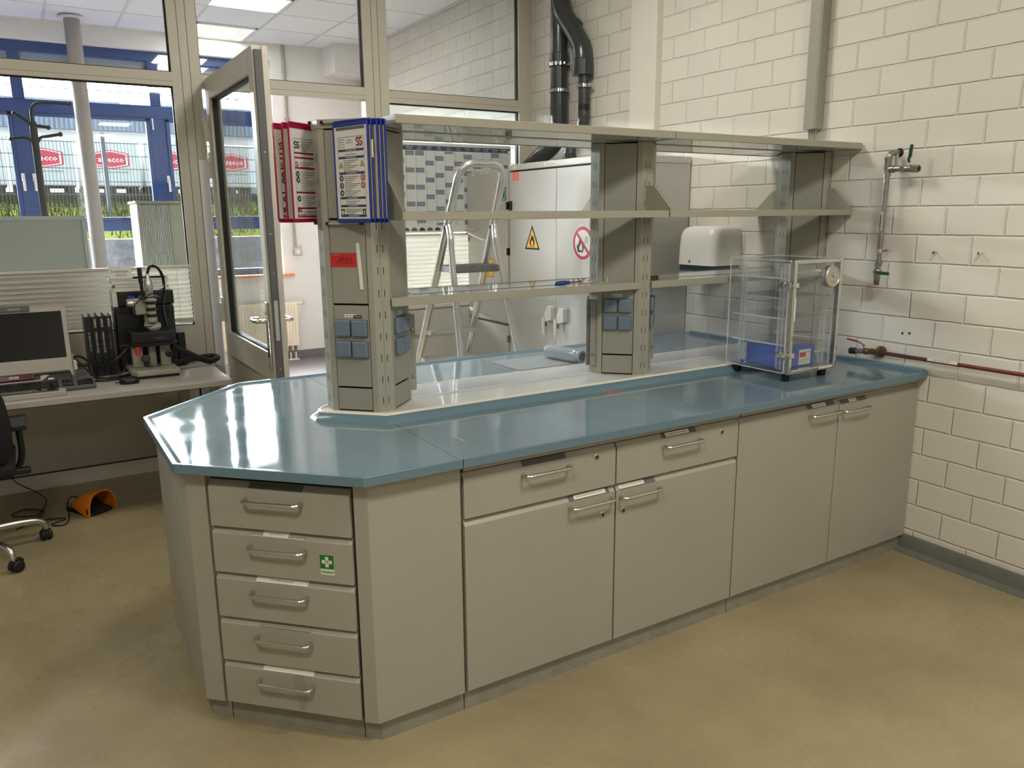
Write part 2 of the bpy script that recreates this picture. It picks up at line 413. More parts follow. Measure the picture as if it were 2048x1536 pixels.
    def ell(s, cx, cy, rx, ry, m, h=0.0005, M4=None, n=28):
        return s.poly([(cx+rx*math.cos(2*PI*k/n), cy+ry*math.sin(2*PI*k/n)) for k in range(n)], m, h, M4)
    def text(s, t, cx, cy, hgt, m, h=0.001, M4=None, width=None, rot=0, bold=False):
        vs, fs, w0, h0 = text_geo(t, bold)
        if not vs: return s
        sy = hgt/h0; sx = width/w0 if width else sy
        ca, sa = math.cos(rot), math.sin(rot)
        out = [(cx+v.x*sx*ca-v.y*sy*sa, cy+v.x*sx*sa+v.y*sy*ca, h) for v in vs]
        return s.add(out, fs, m, M4)
    def bars(s, x0, x1, y, hgt, m, h=0.001, M4=None, seed=0):
        """an illegible line of print: short strokes"""
        r = random.Random(seed); x = x0
        while x < x1:
            w = hgt*r.uniform(1.0, 3.4); e = min(x+w, x1)
            s.rect(x, e, y-hgt/2, y+hgt/2, m, h, M4); x = e+hgt*0.7
        return s
    def sphere(s, c, r, m, nu=16, nv=10, sc=(1, 1, 1)):
        vs = []; fs = []
        for j in range(nv+1):
            t = PI*j/nv
            for i in range(nu):
                a = 2*PI*i/nu
                vs.append((c[0]+r*sc[0]*math.sin(t)*math.cos(a), c[1]+r*sc[1]*math.sin(t)*math.sin(a), c[2]+r*sc[2]*math.cos(t)))
        for j in range(nv):
            for i in range(nu):
                i2 = (i+1) % nu
                fs.append((j*nu+i, (j+1)*nu+i, (j+1)*nu+i2, j*nu+i2))
        return s.add(vs, fs, m)
    def loft(s, rings, m, caps=True):
        n = len(rings[0]); vs = [p for r in rings for p in r]; fs = []
        for i in range(len(rings)-1):
            for k in range(n):
                k2 = (k+1) % n
                fs.append((i*n+k, i*n+k2, (i+1)*n+k2, (i+1)*n+k))
        if caps: fs.append(tuple(reversed(range(n)))); fs.append(tuple((len(rings)-1)*n+k for k in range(n)))
        return s.add(vs, fs, m)
    def build(s, name, parent=None, bevel=0.0, seg=2, smooth=True, loc=None, ang=32):
        """one mesh object; vertices are given in world space; loc = origin of a top-level mesh"""
        if parent is not None: org = WLOC[parent.name]
        elif loc is not None: org = Vector(loc)
        else: org = Vector((0, 0, 0))
        me = bpy.data.meshes.new(name)
        me.from_pydata([v-org for v in s.v], [], s.f)
        for m in s.mats: me.materials.append(m)
        me.polygons.foreach_set('material_index', s.m)
        me.validate()
        bm = bmesh.new(); bm.from_mesh(me); bmesh.ops.recalc_face_normals(bm, faces=bm.faces); bm.to_mesh(me); bm.free()
        if smooth:
            me.polygons.foreach_set('use_smooth', [True]*len(me.polygons))
            me.set_sharp_from_angle(angle=math.radians(ang))
        o = bpy.data.objects.new(name, me); C.objects.link(o)
        if parent is not None: o.parent = parent; WLOC[o.name] = org
        else: o.location = org; WLOC[o.name] = org
        if bevel:
            md = o.modifiers.new('edge', 'BEVEL'); md.width = bevel; md.segments = seg; md.limit_method = 'ANGLE'; md.angle_limit = math.radians(40)
            md.harden_normals = True
        return o
def tag(o, label, cat, group=None, kind=None):
    if label: o['label'] = label
    if cat: o['category'] = cat
    if group: o['group'] = group
    if kind: o['kind'] = kind
    return o
def thing(name, label, cat, loc, group=None):
    o = bpy.data.objects.new(name, None); C.objects.link(o); o.location = loc; o.empty_display_size = 0.05
    WLOC[o.name] = Vector(loc)
    return tag(o, label, cat, group)
def struct(mb, name, parent=None, label=None, **k):
    o = mb.build(name, parent, **k)
    if parent is None: o['kind'] = 'structure'
    if label: o['label'] = label
    return o
def copy_tree(o, parent=None, delta=(0, 0, 0)):
    c = o.copy(); C.objects.link(c)
    if parent is None: c.location = o.location+Vector(delta); WLOC[c.name] = c.location.copy()
    else: c.parent = parent; WLOC[c.name] = WLOC[parent.name]
    for ch in list(o.children): copy_tree(ch, c)
    return c
def arc(c, a0, a1, r, ux, uy, n=6):
    c = Vector(c); ux = Vector(ux); uy = Vector(uy)
    return [c+(ux*math.cos(a0+(a1-a0)*i/n)+uy*math.sin(a0+(a1-a0)*i/n))*r for i in range(n+1)]
def bez(pts, n=10):
    """smooth Catmull-Rom curve through points"""
    P = [Vector(p) for p in pts]; P = [2*P[0]-P[1]]+P+[2*P[-1]-P[-2]]; out = []
    for i in range(1, len(P)-2):
        for k in range(n):
            t = k/n; a, b, c, d = P[i-1:i+3]
            out.append(0.5*((2*b)+(c-a)*t+(2*a-5*b+4*c-d)*t*t+(-a+3*b-3*c+d)*t**3))
    out.append(P[-2]); return out

# ------------------------------------------------------------------ setting: room shells
XW, YP, YB = 3.4365, 5.28, 8.85         # brick wall, glazed partition, back wall of the far room
ZC = 3.36
struct(MB().box(-4.2, XW+0.2, -3.2, YP+0.04, -0.12, 0, 'floor'), 'floor', smooth=False)
struct(MB().box(-4.2, XW+0.2, YP+0.04, YB+0.3, -0.12, 0, 'vinyl'), 'floor', smooth=False)
struct(MB().box(-4.2, XW+0.2, -3.2, YP+0.04, ZC, ZC+0.1, 'ceil'), 'ceiling', smooth=False)
mb = MB().box(-4.2, XW+0.2, YP+0.04, YB+0.3, ZC, ZC+0.1, 'ceil')
gx = [1.605+0.6*i for i in range(-10, 4)]; gy = [7.55+0.625*j for j in range(-4, 3)]
for x in gx: mb.box(x-0.012, x+0.012, YP+0.1, YB, ZC-0.004, ZC+0.01, 'ceilgrid')
for y in gy: mb.box(-4.2, XW, y-0.006, y+0.006, ZC-0.003, ZC+0.01, 'ceilgrid')
struct(mb, 'ceiling', smooth=False)
w_right = MB().box(XW, XW+0.2, -3.2, YB+0.3, 0, ZC+0.1, 'brick')
w_right = struct(w_right, 'wall_right', smooth=False)
mb = MB()
for y, z in ((2.128, 1.032), (2.094, 1.036)): mb.cyl((XW-0.0008, y, z), (XW+0.002, y, z), 0.006, 'gap', 10)
mb.build('drill_hole', w_right)
struct(MB().box(XW-0.05, XW+0.01, 3.83, 4.07, 0, ZC, 'plaster'), 'trim_1', bevel=0.004)
struct(MB().box(-4.3, -4.2, -3.2, YB+0.3, 0, ZC+0.1, 'wall'), 'wall_left', smooth=False)
struct(MB().box(-4.2, XW+0.2, -3.3, -3.2, 0, ZC+0.1, 'wall'), 'wall_front', smooth=False)
# back wall with the window opening (x -2.4..2.46, z 0.95..3.2)
mb = MB()
mb.box(2.46, XW+0.01, YB, YB+0.3, 0, ZC, 'wall'); mb.box(-4.2, -2.4, YB, YB+0.3, 0, ZC, 'wall')
mb.box(-2.4, 2.46, YB, YB+0.3, 0, 0.93, 'wall'); mb.box(-2.4, 2.46, YB, YB+0.3, 3.19, ZC, 'wall')
C2 = 'shade_facade'
for q in ((-16, 18, 3.21, 7.5), (-16, -2.42, 0, 3.21), (2.48, 18, 0, 3.21), (-2.42, 2.48, 0, 0.92)): mb.box(q[0], q[1], YB+0.301, YB+0.34, q[2], q[3], C2)  # unseen outer skin and upper storey, added dark to shade the yard
struct(mb, 'wall_back', smooth=False)
struct(MB().box(-2.38, 2.56, YB-0.06, YB+0.13, 0.935, 0.962, 'wood'), 'trim_2', bevel=0.004)
struct(MB().box(3.03, XW+0.005, 8.45, YB+0.01, 3.07, ZC, 'wall'), 'trim_3', smooth=False)
# skirtings
prof = [(0, 0), (-0.052, 0.0), (-0.05, 0.006), (-0.018, 0.018), (-0.013, 0.075), (-0.010, 0.08), (0, 0.08)]
mb = MB()
mb.extr([(XW+d, z) for d, z in prof], -3.2, 2.06, 'y', 'skirt')
struct(mb, 'baseboard_right', smooth=True)
struct(MB().box(2.3, XW, YB-0.012, YB+0.002, 0, 0.085, 'skirtd'), 'baseboard_back', smooth=False)
struct(MB().box(XW-0.012, XW+0.002, YP+0.12, YB-0.012, 0, 0.085, 'skirtd'), 'baseboard_right', smooth=False)

# ------------------------------------------------------------------ far room window (blue frames)
YWn = YB+0.12
mb = MB()
def fr(x0, x1, z0, z1, y0=YWn-0.035, y1=YWn+0.05): mb.box(x0, x1, y0, y1, z0, z1, 'winblue')
fr(-2.4, 2.46, 3.10, 3.195); fr(-2.4, 2.46, 0.955, 1.03); fr(-2.4, 2.46, 2.555, 2.68); fr(-2.4, 2.46, 1.455, 1.56)
fr(2.35, 2.46, 1.03, 3.10); fr(-2.4, -2.3, 1.03, 3.10)
for xc in (-1.05, 0.135, 1.31): fr(xc-0.075, xc+0.075, 1.56, 2.555); fr(xc-0.05, xc+0.05, 2.68, 3.10); fr(xc-0.075, xc+0.075, 1.03, 1.455)
win = struct(mb, 'window_1', bevel=0.004, seg=1)
cols = [(-2.3, -1.125), (-0.975, 0.06), (0.21, 1.235), (1.385, 2.35)]
for a, b in cols:
    mb = MB()
    for (x0, x1, z0, z1) in ((a-0.0, b, 1.56, 2.555),):
        for q in ((x0-0.0, x0+0.035, z0, z1), (x1-0.035, x1, z0, z1), (x0, x1, z0, z0+0.03), (x0, x1, z1-0.03, z1)):
            mb.box(q[0], q[1], YWn-0.055, YWn+0.0, q[2], q[3], 'winblue')
    mb.build('sash', win, bevel=0.003, seg=1)
    mb = MB()
    for z0, z1 in ((1.03, 1.455), (1.56, 2.555), (2.68, 3.10)): mb.box(a-0.03, b+0.03, YWn+0.01, YWn+0.016, z0-0.01, z1+0.01, 'paneout')
    mb.build('pane', win, smooth=False)
for x in (0.088, 0.178, 1.36):
    mb = MB().box(x-0.014, x+0.014, YWn-0.075, YWn-0.05, 1.93, 2.0, 'handlew').box(x-0.008, x+0.014, YWn-0.10, YWn-0.082, 1.84, 1.96, 'handlew').cyl((x, YWn-0.1, 1.955), (x, YWn-0.05, 1.955), 0.009, 'handlew', 10)
    mb.build('window_handle', win, bevel=0.003)
for x, z in ((1.262, 2.50), (2.35, 2.15), (2.35, 1.30)):
    MB().box(x-0.007, x+0.007, YWn-0.068, YWn-0.05, z-0.055, z+0.055, 'handlew').build('hinge_cover', win, bevel=0.002)
for a, b in cols:
    mb = MB().box(a-0.12, b+0.12, YWn+0.07, YWn+0.16, 3.02, 3.12, 'alu_frame')
    for k in range(7): mb.box(a-0.10, b+0.10, YWn+0.075, YWn+0.155, 2.895+0.018*k, 2.909+0.018*k, 'extblind')
    mb.build('exterior_blind', win, smooth=False)

# ------------------------------------------------------------------ glazed partition
Y0, Y1 = YP, YP+0.075
mb = MB()
def pf(x0, x1, z0, z1, y0=Y0, y1=Y1): mb.box(x0, x1, y0, y1, z0, z1, 'frame')
pf(0.88, 1.045, 0, ZC); pf(2.095, 2.27, 0, ZC); pf(3.325, XW, 0, ZC); pf(-4.2, -4.1, 0, ZC)
pf(-4.1, 0.88, 2.352, 2.432); pf(1.045, 2.095, 2.352, 2.432); pf(2.27, 3.325, 2.345, 2.425)
pf(-4.1, 0.88, 0.72, 0.915); pf(2.27, 3.325, 0.72, 0.90)
pf(-4.1, 0.88, 0, 0.09); pf(2.27, 3.325, 0, 0.09)
pf(-1.05, -0.9, 0, ZC); pf(-2.9, -2.75, 0, ZC)
pf(1.045, 2.095, 3.28, ZC); pf(-4.1, 0.88, 3.28, ZC); pf(2.27, 3.325, 3.28, ZC)
# profile beads and grooves on the posts
for x in (0.935, 0.985, 2.16, 2.205): mb.box(x-0.0015, x+0.0015, Y0-0.0006, Y0+0.002, 0, ZC, 'gap')
for x0, x1 in ((-4.1, 0.88), (1.045, 2.095), (2.27, 3.325)): mb.box(x0, x1, Y0-0.0006, Y0+0.001, 2.378, 2.3795, 'gap')
part = struct(mb, 'wall_partition', bevel=0.006)
def glaze(x0, x1, z0, z1, nm='pane'):
    MB().box(x0, x1, Y0+0.034, Y0+0.040, z0, z1, 'pane').build(nm, part, smooth=False)
    t = 0.007; b = MB()
    for q in ((x0, x0+t, z0, z1), (x1-t, x1, z0, z1), (x0+t, x1-t, z0, z0+t), (x0+t, x1-t, z1-t, z1)):
        b.box(q[0], q[1], Y0+0.022, Y0+0.052, q[2], q[3], 'frame_seal')
    b.build('glazing_seal', part, smooth=False)
for a, b in ((-0.9, 0.88), (-2.75, -1.05), (-4.1, -2.9)):
    glaze(a, b, 0.915, 2.352); glaze(a, b, 2.432, 3.28)
    MB().box(a, b, Y0+0.02, Y0+0.05, 0.09, 0.72, 'panel_p').build('infill_panel', part, smooth=False)
    s = MB()
    for q in ((a, a+0.006, 0.09, 0.72), (b-0.006, b, 0.09, 0.72), (a, b, 0.09, 0.096), (a, b, 0.714, 0.72)): s.box(q[0], q[1], Y0+0.012, Y0+0.022, q[2], q[3], 'frame_seal')
    s.build('panel_seal', part, smooth=False)
glaze(1.045, 2.095, 2.432, 3.28)
glaze(2.27, 3.325, 0.90, 2.345); glaze(2.27, 3.325, 2.425, 3.28)
MB().box(2.27, 3.325, Y0+0.02, Y0+0.05, 0.09, 0.72, 'panel_p').build('infill_panel', part, smooth=False)
# added white strip imitating a band of daylight on the hinge post
struct(MB().box(0.985, 1.04, Y0-0.014, Y0+0.004, 0.02, 1.93, 'handlew'), 'daylight_strip', bevel=0.005)

# open door, hinged on the left post, leaf standing along -y into the near room
door = tag(thing('door_1', None, None, (1.075, 5.27, 0)), None, None, kind='structure')
DX0, DX1, DY0, DY1 = 1.055, 1.122, 4.115, 5.262
mb = MB()
for q in ((DY0, DY0+0.082, 0.015, 2.40), (DY1-0.115, DY1, 0.015, 2.40), (DY0+0.082, DY1-0.115, 2.275, 2.40), (DY0+0.082, DY1-0.115, 0.72, 0.875), (DY0+0.082, DY1-0.115, 0.015, 0.13)):
    mb.box(DX0, DX1, q[0], q[1], q[2], q[3], 'frame')
mb.build('door_leaf', door, bevel=0.006)
mb = MB().box(DX0+0.012, DX0+0.05, DY0-0.012, DY0+0.002, 0.02, 2.38, 'inkgrey')
mb.box(DX0+0.05, DX1+0.012, DY0-0.006, DY0+0.004, 0.02, 2.40, 'frame').box(DX0+0.02, DX0+0.04, DY0-0.0135, DY0, 0.95, 1.16, 'steel')
for z in (0.45, 0.6, 0.8, 1.3, 1.5, 1.9): mb.cyl((DX0+0.03, DY0-0.0135, z), (DX0+0.03, DY0, z), 0.004, 'steel', 8)
mb.build('door_edge', door, bevel=0.001, seg=1)
MB().box(DX0+0.03, DX0+0.036, DY0+0.078, DY1-0.11, 0.87, 2.28, 'pane').build('door_pane', door, smooth=False)
mb = MB()
for q in ((DY0+0.082, DY0+0.090, 0.875, 2.275), (DY1-0.123, DY1-0.115, 0.875, 2.275), (DY0+0.082, DY1-0.115, 0.875, 0.883), (DY0+0.082, DY1-0.115, 2.267, 2.275)):
    mb.box(DX0+0.016, DX0+0.055, q[0], q[1], q[2], q[3], 'frame_seal')
mb.build('glazing_seal', door, smooth=False)
MB().box(DX0+0.02, DX0+0.05, DY0+0.078, DY1-0.11, 0.12, 0.73, 'panel_p').build('door_panel', door, smooth=False)
for sgn, x in ((-1, DX0), (1, DX1)):
    h = MB().box(x, x+sgn*0.010, DY0+0.022, DY0+0.062, 0.79, 1.15, 'chrome')
    h = h.build('handle_plate', door, bevel=0.012, seg=3)
    p = [(x, DY0+0.042, 1.05), (x+sgn*0.045, DY0+0.042, 1.05)]+[(x+sgn*0.06, DY0+0.057, 1.05), (x+sgn*0.062, DY0+0.157, 1.05), (x+sgn*0.05, DY0+0.172, 1.05), (x+sgn*0.02, DY0+0.177, 1.05)]
    MB().tube(bez(p, 5), 0.011, 'chrome', 12).build('door_lever', door)
for z in (2.14, 1.92, 1.03):
    m = MB().box(1.03, 1.062, Y0-0.045, Y0-0.002, z-0.10, z+0.02, 'white').box(1.045, 1.082, Y0-0.06, Y0-0.012, z-0.01, z+0.055, 'white')
    m.build('door_hinge', door, bevel=0.005)

# far room lamps, flush in the ceiling
panels = [(1.62, 2.185, 7.0, 7.5, 'lamp', 'glowing square ceiling panel at the top of the glass above the open door'), (1.62, 2.185, 8.2, 8.83, 'lampdiff', 'louvred ceiling lamp close to the blue window wall'), (-0.88, -0.32, 7.0, 7.5, 'lamp', 'glowing square ceiling panel above the whiteboard')]
nl = ['louvred ceiling lamp above the shelf bay next to the end column', 'louvred ceiling lamp in front of the bench doors', 'louvred ceiling lamp in front of the bench end', 'louvred ceiling lamp above the office chair', 'louvred ceiling lamp behind the camera side of the bench']
panels += [(x-0.3, x+0.3, y-0.3, y+0.3, 'lampdiff', nl[i]) for i, (x, y) in enumerate(LAMPS)]
for (x0, x1, y0, y1, m, lab) in panels:
    t = thing('ceiling_panel_lamp', lab, 'lamp', ((x0+x1)/2, (y0+y1)/2, ZC), 'square ceiling lamps')
    d = MB().box(x0+0.02, x1-0.02, y0+0.02, y1-0.02, ZC-0.005, ZC-0.001, m)
    if m == 'lampdiff':
        for k in range(7): d.box(x0+0.02, x1-0.02, y0+0.05+k*0.085, y0+0.058+k*0.085, ZC-0.008, ZC-0.004, 'steel')
        for k in range(3): d.box(x0+0.15+k*0.14, x0+0.156+k*0.14, y0+0.02, y1-0.02, ZC-0.008, ZC-0.004, 'steel')
    d.build('diffuser', t, smooth=False)
    b = MB()
    for q in ((x0, x1, y0, y0+0.02), (x0, x1, y1-0.02, y1), (x0, x0+0.02, y0, y1), (x1-0.02, x1, y0, y1)): b.box(q[0], q[1], q[2], q[3], ZC-0.012, ZC, 'housing')
    b.build('lamp_frame', t, smooth=False)

# ------------------------------------------------------------------ laboratory bench: base units
YD = 2.021; YCARC = 2.038; ZT = 0.8746
def bar_handle(parent, o, u, out, length, z, name='handle', r=0.0058, depth=0.03):
    """bar handle: centred at o (2D), along u, standing out along out"""
    o = Vector((o[0], o[1], z)); u = Vector((u[0], u[1], 0)).normalized(); n = Vector((out[0], out[1], 0)).normalized()
    a = o-u*length/2; b = o+u*length/2; c = 0.016
    p = [a]+arc(a+n*(depth-c)+u*c, PI, PI/2, c, u, n, 5)+arc(b+n*(depth-c)-u*c, PI/2, 0, c, u, n, 5)+[b]
    return MB().tube(p, r, 'steel', 10).build(name, parent)
def front_panel(parent, name, x0, x1, z0, z1, y=YD, t=0.017, mk='cab'):
    """door or drawer front facing -y with a sloping top edge"""
    prof = [(y+t, z0), (y, z0), (y, z1-0.017), (y+t-0.003, z1), (y+t, z1)]
    return MB().extr(prof, x0, x1, 'x', mk).build(name, parent, bevel=0.0035)
def slope_label(parent, x0, x1, z1, inner=None, y=YD, kind='paper', seed=1):
    """label slot lying on the sloping top edge of a front"""
    a = Vector((x0, y+0.001, z1-0.0158)); v = Vector((0, 0.014, 0.017))
    F = frame(a+Vector((0, -0.0011, 0.0009)), (1, 0, 0), v); L = x1-x0
    mb = MB(F).box(0, L, -0.001, 0.019, -0.0004, 0.0006, 'labelgrey')
    if inner:
        i0, i1 = inner; mb.box(i0, i1, 0.001, 0.017, 0, 0.0011, 'label'); mb.bars(i0+0.01, i1-0.01, 0.009, 0.0022, 'inkgrey', 0.0013, seed=seed)
    return mb.build('label_slot', parent, smooth=False)
def lock(parent, x, z, y=YD):
    mb = MB().lathe((x, y+0.002, z), (0, -1, 0), [(0.0115, 0), (0.0115, 0.003), (0.0095, 0.0045), (0.008, 0.0045)], 'steel', 20)
    mb.cyl((x, y-0.002, z), (x, y-0.0032, z), 0.0072, 'brass', 16).box(x-0.0012, x+0.0012, y-0.0037, y-0.003, z-0.005, z+0.005, 'gap')
    return mb.build('lock', parent)
def carcass(t, x0, x1):
    mb = MB().box(x0, x1, YCARC, 3.455, 0.08, 0.845, 'cab')
    mb.build('body', t, smooth=False)
    MB().box(x0+0.001, x1-0.0015, YCARC, 3.44, 0.0, 0.08, 'plinth').build('plinth', t, smooth=False)
    MB().box(x0+0.003, x1-0.002, YCARC-0.022, YCARC, 0.824, 0.847, 'cab').build('top_rail', t, bevel=0.002)
    MB().box(x0+0.004, x1-0.004, YCARC-0.003, YCARC+0.001, 0.815, 0.825, 'gap').build('shadow_gap', t, smooth=False)

u1 = thing('drawer_base_unit', 'grey base unit with two locked drawers above two doors, in the bench front', 'cabinet', (1.66, 2.74, 0), 'bench base units')
carcass(u1, 1.058, 2.259)
d = front_panel(u1, 'drawer', 1.064, 1.657, 0.667, 0.816); bar_handle(d, (1.366, YD), (1, 0), (0, -1), 0.178, 0.772)
slope_label(d, 1.278, 1.448, 0.816); lock(d, 1.574, 0.781)
d = front_panel(u1, 'drawer', 1.663, 2.257, 0.667, 0.816); bar_handle(d, (1.962, YD), (1, 0), (0, -1), 0.178, 0.770)
slope_label(d, 1.868, 2.035, 0.816, (0.018, 0.132), seed=3); lock(d, 2.168, 0.778)
d = front_panel(u1, 'door', 1.064, 1.657, 0.074, 0.660); bar_handle(d, (1.552, YD), (1, 0), (0, -1), 0.178, 0.622)
slope_label(d, 1.462, 1.632, 0.660, (0.02, 0.155), seed=5); lock(d, 1.603, 0.568)
d = front_panel(u1, 'door', 1.663, 2.257, 0.074, 0.660); bar_handle(d, (1.768, YD), (1, 0), (0, -1), 0.178, 0.618)
slope_label(d, 1.676, 1.842, 0.660, (0.0, 0.115), seed=7); lock(d, 1.695, 0.564)
u2 = thing('door_base_unit', 'plain grey base unit with two full height doors, beside the brick wall', 'cabinet', (2.85, 2.74, 0), 'bench base units')
carcass(u2, 2.261, 3.434)
d = front_panel(u2, 'door', 2.263, 2.859, 0.074, 0.812); bar_handle(d, (2.757, YD), (1, 0), (0, -1), 0.178, 0.768)
slope_label(d, 2.66, 2.828, 0.812, (0.03, 0.115), seed=9)
d = front_panel(u2, 'door', 2.865, 3.432, 0.074, 0.806); bar_handle(d, (2.965, YD), (1, 0), (0, -1), 0.178, 0.760)
slope_label(d, 2.875, 3.045, 0.806, (0.055, 0.105), seed=11)

# chamfered end of the bench with the five-drawer stack
u3 = thing('corner_drawer_unit', 'grey chamfered end unit of the bench with a stack of five drawers', 'cabinet', (0.75, 2.74, 0), 'bench base units')
core = [(1.056, 2.038), (0.762, 2.038), (0.352, 2.448), (0.352, 3.045), (0.762, 3.455), (1.056, 3.455)]
MB().prism(core, 0.08, 0.845, 'cab').build('body', u3, smooth=False)
plin = [(1.056, 2.040), (0.772, 2.040), (0.354, 2.458), (0.354, 3.04), (0.772, 3.45), (1.056, 3.45)]
mb = MB().prism(plin, 0.0, 0.08, 'plinth')
FC = frame((0, 2.812, 0), (1, -1, 0), (0, 0, 1))     # chamfer frame: u along the chamfer, v up
for s in (0.575, 1.035): mb.box(s-0.001, s+0.001, 0, 0.08, -0.003, 0.0012, 'gap', FC)
mb.build('plinth', u3, smooth=False)
# right corner panel: wraps from the chamfer to the front
mb = MB().prism([(0.722, 2.053), (0.754, 2.021), (1.052, 2.021), (1.052, 2.038), (0.762, 2.038), (0.734, 2.066)], 0.072, 0.846, 'cab')
mb.build('corner_panel', u3, bevel=0.002)
mb = MB().prism([(0.383, 2.392), (0.335, 2.440), (0.335, 2.722), (0.352, 2.722), (0.352, 2.448), (0.396, 2.404)], 0.072, 0.846, 'cab')
mb.build('corner_panel', u3, bevel=0.002)
mb = MB().prism([(0.335, 2.726), (0.335, 3.052), (0.755, 3.472), (1.052, 3.472), (1.052, 3.455), (0.762, 3.455), (0.352, 3.045), (0.352, 2.726)], 0.072, 0.846, 'cab')
mb.build('end_panel', u3, bevel=0.002)
FD = frame((0, 2.766, 0), (1, -1, 0), (0, 0, 1))     # drawer fronts stand a little proud: x+y = 2.766
R2 = math.sqrt(2)
s0, s1 = 0.388*R2, 0.711*R2
for i in range(5):
    zt = 0.819-0.1487*i; zb = zt-0.1435
    prof = [(-0.022, zb), (0.0, zb), (0.0, zt-0.017), (-0.019, zt), (-0.022, zt)]
    mb = MB(); n = len(prof)
    vs = [FD @ Vector((s0, z, d_)) for d_, z in prof]+[FD @ Vector((s1, z, d_)) for d_, z in prof]
    mb.add(vs, [tuple(reversed(range(n))), tuple(range(n, 2*n))]+[(k, (k+1) % n, n+(k+1) % n, n+k) for k in range(n)], 'cab')
    d = mb.build('drawer', u3, bevel=0.0035)
    sc = (0.540+0.003*(i % 2))*R2
    c = FD @ Vector((sc, 0, 0))
    bar_handle(d, (c.x, c.y), (1, -1), (-1, -1), 0.180, zt-0.050)
    o = FD @ Vector((0.484*R2, zt-0.0155, 0.0008)); up = (FD @ Vector((0, 0.017, -0.019)))-(FD @ Vector((0, 0, 0)))
    FL = frame(o, (1, -1, 0), up)
    L = MB(FL)
    if i == 0: L.box(0, 0.172, 0.001, 0.021, -0.0004, 0.0008, 'labelgrey')
    else:
        if i in (1, 3): L.box(0, 0.172, 0.001, 0.021, -0.0004, 0.0006, 'panel')
        if i == 1: L.box(0.035, 0.118, 0.002, 0.021, 0, 0.0011, 'label').text('Verbandkasten', 0.077, 0.012, 0.0055, 'ink', 0.0013)
        if i == 1: L.box(0.0, 0.172, 0.0005, 0.0028, 0, 0.0012, 'label')
        if i == 2: L.box(0, 0.172, 0.001, 0.021, 0, 0.0011, 'label').text('Paint-Abdeckhauben', 0.086, 0.011, 0.0058, 'ink', 0.0013, width=0.075)
        if i == 3: L.box(0, 0.172, 0.0005, 0.0015, 0, 0.0008, 'inkgrey')
        if i == 4: L.box(0, 0.172, 0.001, 0.021, 0, 0.0011, 'label')
    L.build('label_slot', d, smooth=False)
    if i == 1:
        FS = frame(FD @ Vector((0.6385*R2, 0.553, 0.0006)), (1, -1, 0.012), (0, 0, 1))
        st = MB(FS).box(0, 0.044, 0, 0.063, -0.0005, 0.0003, 'palegreen').rect(0, 0.044, 0.019, 0.063, 'green', 0.0005)
        st.rect(0.0165, 0.0275, 0.0245, 0.0575, 'label', 0.0008).rect(0.0055, 0.0385, 0.0355, 0.0465, 'label', 0.0008)
        st.text('Verbandkasten', 0.022, 0.0095, 0.006, 'ink', 0.0008, width=0.039, bold=True)
        so = st.build('first_aid_sticker', d, smooth=False); so['label'] = 'green first aid sticker with white cross'
# dark joint between the drawer stack and the right corner panel
MB().box(0.7135*R2, 0.7185*R2, 0.08, 0.83, -0.04, -0.012, 'gap', FD).build('joint_gap', u3, smooth=False)
MB(FD).box(0.386*R2, 0.715*R2, 0.815, 0.829, -0.03, -0.021, 'gap').build('shadow_gap', u3, smooth=False)

# ------------------------------------------------------------------ worktops with raised rim
ZS = 0.8665
YB0, YF0 = 1.986, 3.503
rim = [(0, 0.845), (0, ZT), (0.013, ZT), (0.030, ZS), (0.030, 0.845)]
end_path = [(1.0455, YB0), (0.732, YB0), (0.303, 2.415), (0.303, 3.074), (0.732, YF0), (1.0455, YF0)]
def worktop(name, poly, path, label):
    t = thing(name, label, 'worktop', (sum(p[0] for p in poly)/len(poly), sum(p[1] for p in poly)/len(poly), 0.846), 'bench worktops')
    MB().prism(poly, 0.846, ZS, 'worktop').build('slab', t, smooth=False)
    MB().sweep2([Vector(p) for p in path], [(-d, z) for d, z in rim], 'wt_edge').build('rim', t, bevel=0.002, ang=25)
    return t
inner = [tuple(p) for p in offset_path([Vector(p) for p in end_path], -0.006)]
worktop('worktop', inner, end_path, 'chamfered blue-grey end slab of the bench worktop, above the drawer stack')
wt = worktop('worktop', [(1.0475, 1.992), (3.434, 1.992), (3.434, 2.73), (1.0475, 2.73)], [(3.434, YB0), (1.0475, YB0)], 'long blue-grey front slab of the bench worktop carrying the clear vacuum cabinet')
MB().box(3.412, 3.434, 2.0, 2.52, ZS-0.01, 0.884, 'wt_edge').build('wall_upstand', wt, bevel=0.006)
wt = worktop('worktop', [(1.0475, 2.73), (3.434, 2.73), (3.434, 3.497), (1.0475, 3.497)], [(1.0475, YF0), (3.434, YF0)], 'long blue-grey rear slab of the bench worktop, behind the service columns')
MB().box(3.412, 3.434, 2.95, 3.49, ZS-0.01, 0.884, 'wt_edge').build('wall_upstand', wt, bevel=0.006)

